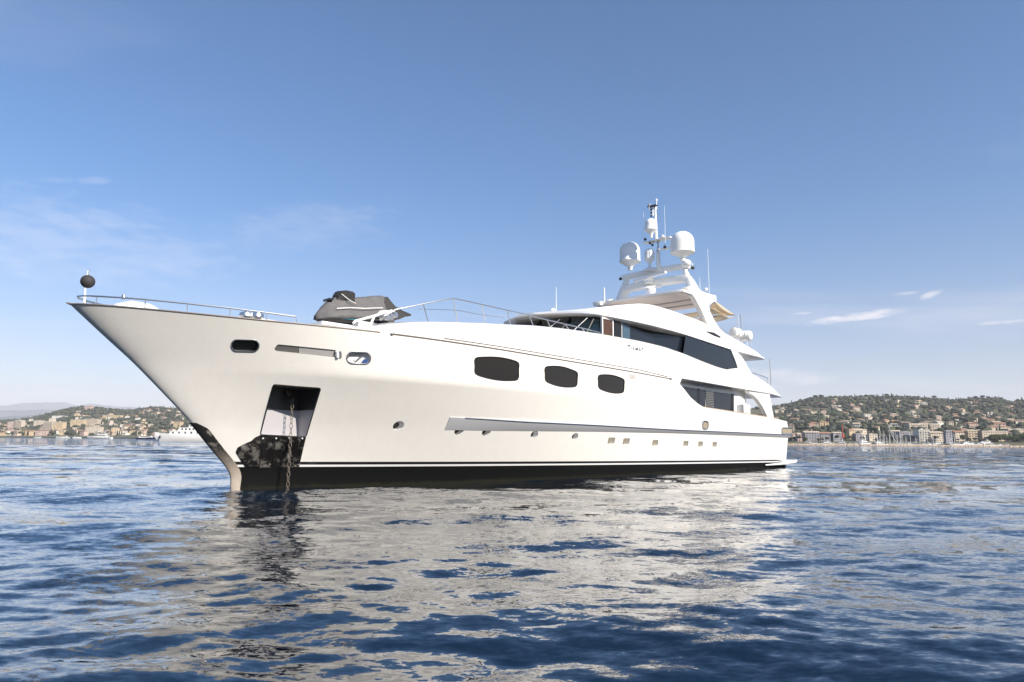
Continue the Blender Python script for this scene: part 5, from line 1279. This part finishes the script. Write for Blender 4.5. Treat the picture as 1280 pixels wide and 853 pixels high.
# ---- harbour wall, beach
def strip(name, x0, x1, off, w, z0, z1, mname, label, cat=None, kind=None, jag=0.0, n=120):
    r = random.Random(3); vs_ = []; cols = [(0, z0), (0.15, z1 * .75), (.35, z1), (.8, z1), (1, z0)]
    pxs = [x0 + (x1 - x0) * k / n for k in range(n + 1)]
    for f, z in cols:
        for px in pxs:
            D = interp(SHORE, px) + off + w * f + r.uniform(-jag, jag); d = ray(px, 550); vs_.append((d.x / d.y * D, D, z + (r.uniform(-jag, jag) * .35 if z > 0 else 0)))
    m_ = n + 1; fs = [(i * m_ + j, i * m_ + j + 1, (i + 1) * m_ + j + 1, (i + 1) * m_ + j) for i in range(4) for j in range(n)]
    b = MB(); b.add(vs_, fs, mname, False); o = b.build(name, fix=False); tag(o, label, cat, kind=kind); return o
strip('harbour_wall', 975, 1345, -70, 7, -.6, 1.5, 'rock', 'low sandy stone harbour wall in front of the marina', 'breakwater', jag=.7, n=300)
strip('quay', 960, 1345, -6, 30, -.6, 1.75, 'sand', 'pale quay behind the moored boats', kind='structure')
strip('beach', -420, 262, -8, 34, -.5, 1.9, 'sand', 'pale beach along the left shore', kind='structure')

# ---- boats
def boat_loft(b, L, B, Hb, Hs, mname, n=12, stern=.75, z0=-.3):
    rings = []
    for k in range(n + 1):
        t = k / n; x = -L / 2 + L * t; w = B / 2 * (stern + (1 - stern) * min(1, t / .45)) if t < .45 else B / 2 * max(.012, 1 - ((t - .45) / .55) ** 2.2); h = Hs + (Hb - Hs) * t ** 2
        kx = .0 if t < .7 else -L * .07 * ((t - .7) / .3) ** 1.5
        rings.append([(x + kx, w * .55, z0), (x, w * .93, h * .45), (x, w, h), (x, w * .96, h + .03), (x, -w * .96, h + .03), (x, -w, h), (x, -w * .93, h * .45), (x + kx, -w * .55, z0)])
    b.loft(rings, mname, True)
def motor_boat(P, L, rz, label, hullm='boat_white', decks=2, group='boats moored along the coast', name='motor_boat'):
    root = empty(name, P, rz); tag(root, label, 'motor boat', group); B = L * .22; H0 = L * .065
    b = MB(); boat_loft(b, L, B, H0 * 1.7, H0, hullm); b.build('hull', root, autosmooth=35)
    z = H0 * 1.05; x0, x1, w = -L * .36, L * .22, B * .74
    for dk in range(decks):
        hh = L * .052 + .6 if L > 14 else L * .07
        b = MB(); rake = hh * 1.6
        rings = [[(x0, w / 2, zz_), (x1 - rake * k, w / 2, zz_), (x1 - rake * k + w * .18, w * .22, zz_), (x1 - rake * k + w * .18, -w * .22, zz_), (x1 - rake * k, -w / 2, zz_), (x0, -w / 2, zz_)] for k, zz_ in ((0, z), (1, z + hh))]
        b.loft(rings, 'boat_white', False); b.build('cabin', root)
        for s in (1, -1):
            b = MB(); b.add([(x0 + L * .06, s * (w / 2 + .03), z + hh * .42), (x1 - rake * .42 - .2, s * (w / 2 + .03), z + hh * .42), (x1 - rake * .85 - .2, s * (w / 2 + .03), z + hh * .82), (x0 + L * .04, s * (w / 2 + .03), z + hh * .82)], [(0, 1, 2, 3)], 'boat_glass'); o = b.build('window', root, fix=False); md = o.modifiers.new('t', 'SOLIDIFY'); md.thickness = .05
        b = MB(); b.box(((x0 + x1 - rake) / 2 - L * .03, 0, z + hh + .06), (x1 - rake - x0 + L * .1, w * 1.1, .14), 'boat_white'); b.build('deck', root)
        z += hh + .1; x0 += L * .06; x1 -= rake + L * .05; w *= .84
    b = MB(); b.tube([(x0 + L * .06, w * .35, z - .1), (x0 + L * .02, w * .3, z + L * .05)], L * .006, 'boat_white', 6); b.tube([(x0 + L * .06, -w * .35, z - .1), (x0 + L * .02, -w * .3, z + L * .05)], L * .006, 'boat_white', 6)
    b.box((x0 + L * .02, 0, z + L * .05), (L * .03, w * .7, L * .012), 'boat_white'); b.tube([(x0 + L * .02, 0, z + L * .05), (x0 + L * .02, 0, z + L * .12)], L * .003, 'boat_white', 5); b.build('radar_arch', root)
    return root
# anchored off the left shore
def sea_at(px, D): d = ray(px, 550); return Vector((d.x / d.y * D, D, 0))
# the big white yacht half hidden by the bow: hull loft with its own three decks
def anchored_yacht():
    root = empty('anchored_yacht', sea_at(229, 440), R(180 + 7)); tag(root, 'white three-deck yacht with dark windows, half hidden behind the big bow', 'yacht', 'boats moored along the coast'); L = 35
    b = MB(); boat_loft(b, L, 7.2, 5.2, 3.6, 'boat_white', 20, .85); b.build('hull', root, autosmooth=35)
    for x0, x1, w, z0, z1, rk in ((-15, 8.5, 6.0, 3.9, 6.3, 1.8), (-13, 3.2, 5.2, 6.3, 8.5, 1.6), (-9, -3, 3.2, 8.5, 10.1, .8)):
        b = MB(); b.loft([[(x0, w / 2, z0), (x1, w / 2, z0), (x1 + .8, 0, z0), (x1, -w / 2, z0), (x0, -w / 2, z0)], [(x0 + .3, w / 2, z1), (x1 - rk, w / 2, z1), (x1 - rk + .6, 0, z1), (x1 - rk, -w / 2, z1), (x0 + .3, -w / 2, z1)]], 'boat_white', False); b.build('deckhouse', root)
        b = MB(); b.box(((x0 + x1) / 2 - rk * .5, 0, z1 + .09), (x1 - x0 - rk + 1.6, w + .6, .16), 'boat_white'); b.build('deck', root)
        for k in range(6):
            xw = x0 + 2.0 + k * (x1 - x0 - 5) / 5
            if z0 > 8: continue
            for s_ in (1, -1):
                b = MB(); b.box((xw, s_ * (w / 2 + .02), (z0 + z1) / 2 + .1), (1.1, .06, 1.1), 'boat_glass'); b.build('window', root)
    for s_ in (1, -1):
        b = MB(); b.box((13.6, s_ * 1.9, 2.4), (.9, .5, 1.6), 'frame_black', rz=R(-35 * s_)); b.build('anchor_pocket', root)
        b = MB(); b.box((-6.2, s_ * 1.63, 9.5), (4.2, .06, .7), 'boat_glass'); b.build('window', root)
    b = MB(); b.tube([(-10, 0, 8.5), (-11, 0, 13.5)], [.25, .12], 'boat_white', 6); b.build('mast', root)
anchored_yacht()
motor_boat(sea_at(185, 820), 27, R(0 + 8), 'navy blue hulled motor yacht left of the half hidden white yacht', 'navy', 1)
motor_boat(sea_at(124, 900), 34, R(180 - 4), 'long white motor yacht off the left shore', decks=2)
motor_boat(sea_at(78, 1120), 21, R(180 + 5), 'small white motor boat off the left beach, below the cream building', decks=1)
motor_boat(sea_at(96, 1180), 14, R(10), 'smallest white boat close to the left beach', decks=1)
motor_boat(sea_at(47, 1330), 13, R(190), 'tiny white boat at the far left beach', decks=1)
# the marina
r_ = random.Random(8)
MBO = []
def marina_boat(px, L, decks, hullm='boat_white', off=-36):
    P = sea_at(px, interp(SHORE, px) + off); MBO.append((px, motor_boat(P, L * 1.25, R(r_.choice((0, 180)) + r_.uniform(-35, 35)), None, hullm, decks, 'motor boats in the marina')))
for px, L, dk in ((1003, 14, 1), (1011, 12, 1), (1018, 16, 1), (1030, 15, 2), (1041, 13, 1), (1049, 16, 2), (1064, 14, 1), (1070, 12, 1), (1081, 26, 2), (1091, 14, 1), (1101, 17, 2), (1129, 15, 1), (1141, 16, 1), (1150, 17, 1), (1157, 14, 1), (1169, 16, 2), (1178, 15, 1), (1195, 20, 1), (1205, 17, 2), (1216, 18, 2), (1227, 24, 2), (1238, 18, 1), (1252, 15, 1)):
    marina_boat(px, L, dk, off=r_.uniform(-52, -26))
for k, (px, root) in enumerate(sorted(MBO, key=lambda t: t[0])): root['label'] = '%s white motor boat from the left in the marina behind the harbour wall' % ORD[k]
SB = []
def sail_boat(px, H, off):
    P = sea_at(px, interp(SHORE, px) + off); L = H * .78; root = empty('sailing_boat', P, R(r_.uniform(60, 120) if r_.random() < .6 else r_.uniform(-25, 25)))
    tag(root, None, 'sailing boat', 'sailing boats in the marina'); b = MB(); boat_loft(b, L, L * .29, 1.5, 1.1, r_.choice(('boat_white', 'boat_white', 'boat_white', 'navy')), 8, .6); b.build('hull', root)
    b = MB(); b.box((-.2, 0, 1.45), (L * .4, L * .15, .5), 'boat_white', taper=.85); b.build('cabin', root)
    b = MB(); b.tube([(L * .08, 0, 1.1), (L * .08, 0, H)], [.30, .18], 'mast_alu', 6); m_ = b.build('mast', root)
    b = MB()
    for z in (.42, .68): b.tube([(L * .08, -1.0, H * z), (L * .08, 1.0, H * z)], .05, 'mast_alu', 5)
    b.build('spreader', m_)
    b = MB(); b.tube([(L * .08, 0, 2.4), (-L * .36, 0, 2.5)], [.28, .2], 'blue_cover' if r_.random() < .6 else 'canvas', 6); b.build('boom', root)
    b = MB(); b.tube([(L * .08, 0, H * .97), (L * .48, 0, 1.4)], .035, 'mast_alu', 4); b.tube([(L * .08, 0, H * .99), (-L * .49, 0, 1.2)], .03, 'mast_alu', 4); b.build('stay', root); SB.append((px, root))
for px in (1094, 1096.5, 1099, 1101, 1104, 1106, 1109, 1112, 1116, 1121, 1125.5, 1129, 1133, 1137, 1145, 1149, 1155, 1158.5, 1164, 1167, 1172, 1178, 1184, 1187, 1192, 1199): sail_boat(px, r_.uniform(10.5, 18.5) if px < 1140 else r_.uniform(9, 16), r_.uniform(-50, -14))
for px, H in ((1156.5, 19), (1191, 15), (1126, 15)): sail_boat(px, H, -30)
for k, (px, root) in enumerate(sorted(SB, key=lambda t: t[0])): root['label'] = '%s sailing boat with bare mast from the left in the marina' % ORD[k]
# cranes
def cranes():
    P = sea_at(1052.5, interp(SHORE, 1052) - 2); root = empty('harbour_crane', P); tag(root, 'red harbour crane with white lower mast leaning right, left part of the marina', 'crane')
    b = MB(); b.tube([(0, 0, 1.5), (1.0, 0, 10)], [.5, .4], 'boat_white', 6); b.build('lower_mast', root)
    b = MB(); b.box((1.6, 0, 11.5), (2.6, 2.4, 3.6), 'crane_red'); b.build('cab', root)
    b = MB()
    for dx in (-.5, .5):
        for dy in (-.5, .5): b.tube([(1.3 + dx, dy, 12), (1.6 + dx * .5, dy * .5, 26)], .16, 'crane_red', 5)
    for k in range(9):
        z = 12.5 + k * 1.5; b.tube([(.85, -.5, z), (1.95, .5, z + 1.2)], .12, 'crane_red', 4); b.tube([(1.95, -.5, z), (.85, .5, z + 1.2)], .12, 'crane_red', 4)
    b.build('jib', root)
    P = sea_at(1113, interp(SHORE, 1113) - 4); root = empty('grey_crane', P); tag(root, 'grey steel crane with leaning legs standing over the masts in the marina', 'crane')
    for nm_, pts, r in (('boom', [(8.0, 0, 1.5), (3.0, 0, 12), (-1.5, 0, 25)], .55), ('leg', [(0.5, 2, 1.5), (-.4, 0, 22.5)], .32), ('leg', [(9.0, 1, 1.5), (6.4, 0, 18), (6.0, 0, 19)], .38), ('cross_arm', [(-1.5, 0, 24.3), (14, 0, 24.6)], .28), ('brace', [(0.5, 0, 18.5), (7, 0, 18.6)], .28)):
        b = MB(); b.tube(pts, r, 'crane_grey', 6); b.build(nm_, root)
cranes()
# trees one can tell apart: on the waterfront and along the ridge
TR = []
def tree(px, s, h, kind, r, D=None):
    P = land(px, s); root = empty('tree', P); tag(root, None, 'tree', 'single trees along the coast')
    b = MB(); b.tube([(0, 0, -1), (.1, 0, h * .3), (0, .1, h * .62)], [h * .035, h * .028, h * .015], 'bark', 6)
    for k in range(4): a = r.uniform(0, 6.28); b.tube([(0, 0, h * .4), (h * .16 * math.cos(a), h * .16 * math.sin(a), h * .62)], [h * .014, h * .008], 'bark', 5)
    b.build('trunk', root)
    b = MB(); mn = {'pine': 'leaf_pine', 'green': 'leaf_bright', 'cypress': 'leaf_dark', 'olive': 'leaf_olive'}[kind]; vs_ = []; fs = []
    for k in range(420):
        while True:
            x, y, z = r.uniform(-1, 1), r.uniform(-1, 1), r.uniform(-1, 1); q = x * x + y * y + z * z
            if q < 1 and q > .25: break
        if kind == 'pine': c = (x * h * .42, y * h * .42, h * .78 + z * h * .18)
        elif kind == 'cypress': c = (x * h * .10 * (1.1 - z), y * h * .10 * (1.1 - z), h * .52 + z * h * .46)
        else: c = (x * h * .38, y * h * .38, h * .62 + z * h * .36)
        sz = h * r.uniform(.035, .08); i0 = len(vs_); t1 = Vector((r.uniform(-1, 1), r.uniform(-1, 1), r.uniform(-1, 1))).normalized(); t2 = t1.orthogonal().normalized()
        for a_, b_ in ((-1, -.6), (1, -.5), (.8, .7), (-.7, .8)): vs_.append(tuple(Vector(c) + t1 * a_ * sz + t2 * b_ * sz))
        fs.append((i0, i0 + 1, i0 + 2, i0 + 3))
    b.add(vs_, fs, mn); b.build('crown', root, fix=False)
    TR.append((px, root, kind, s)); return root
rt2 = random.Random(5)
for px in (999, 1007, 1023, 1028, 1034, 1046, 1057, 1066, 1078, 1095, 1106, 1122, 1131, 1145, 1161, 1170, 1191, 1198, 1211, 1219, 1226, 1231): tree(px, rt2.uniform(.012, .03), rt2.uniform(5, 9), rt2.choice(('pine', 'green', 'olive', 'olive')), rt2)
for px in (1240, 1245, 1250, 1256, 1262, 1267, 1273, 1279, 1285): tree(px, .03, rt2.uniform(9, 13), 'green', rt2)
for px in (1015, 1019, 1062, 1072, 1088, 1116, 1139, 1178, 1186, 1204): tree(px, .035, rt2.uniform(7, 10), rt2.choice(('pine', 'green', 'olive')), rt2)
for px in (1003, 1022, 1029, 1086, 1093, 1112, 1147, 1172, 1224, 1233, 1240, 1249, 1256, 1277): tree(px, .985, rt2.uniform(11, 16), rt2.choice(('pine', 'pine', 'cypress')), rt2)
for px in (4, 14, 29, 34, 50, 63, 84, 89, 99, 131, 138, 146, 168, 174): tree(px, .05, rt2.uniform(8, 12), rt2.choice(('pine', 'green', 'olive', 'cypress')), rt2)
for px in (92, 97, 114, 119, 133, 140, 146, 171, 186, 197): tree(px, .985, rt2.uniform(8, 13), rt2.choice(('pine', 'cypress')), rt2)
KN = {'pine': 'dark umbrella pine', 'green': 'bright green round tree', 'cypress': 'narrow dark cypress', 'olive': 'grey-green olive tree'}
fam = {}
for px, root, kind, s in TR: fam.setdefault((kind, s > .5, px < 600), []).append((px, root))
for (kind, up, left), L in fam.items():
    for k, (px, root) in enumerate(sorted(L, key=lambda t: t[0])): root['label'] = '%s, %s from left %s the %s' % (KN[kind], ORD[k], 'on the ridge of' if up else 'at the foot of', 'left hill' if left else 'right hill')

# ------------------------------------------------------------------ air
def haze():
    M = bpy.data.materials.new('haze'); M.use_nodes = True; t = M.node_tree; t.nodes.clear(); o_ = N(t, 'ShaderNodeOutputMaterial'); v = N(t, 'ShaderNodeVolumePrincipled')
    v.inputs['Color'].default_value = (.97, .96, 1.0, 1); v.inputs['Density'].default_value = HAZE; v.inputs['Anisotropy'].default_value = 0.0
    t.links.new(v.outputs[0], o_.inputs['Volume']); MATS['haze'] = M
    b = MB(); x, y0, y1, z0, z1 = 21000, -6000, 19500, -4, 1150
    b.add([(-x, y0, z0), (x, y0, z0), (x, y1, z0), (-x, y1, z0), (-x, y0, z1), (x, y0, z1), (x, y1, z1), (-x, y1, z1)], [(3, 2, 1, 0), (4, 5, 6, 7), (0, 1, 5, 4), (1, 2, 6, 5), (2, 3, 7, 6), (3, 0, 4, 7)], 'haze')
    o = b.build('haze'); tag(o, 'thin bluish sea haze over the bay', kind='stuff')
HAZE = 6e-5
haze()
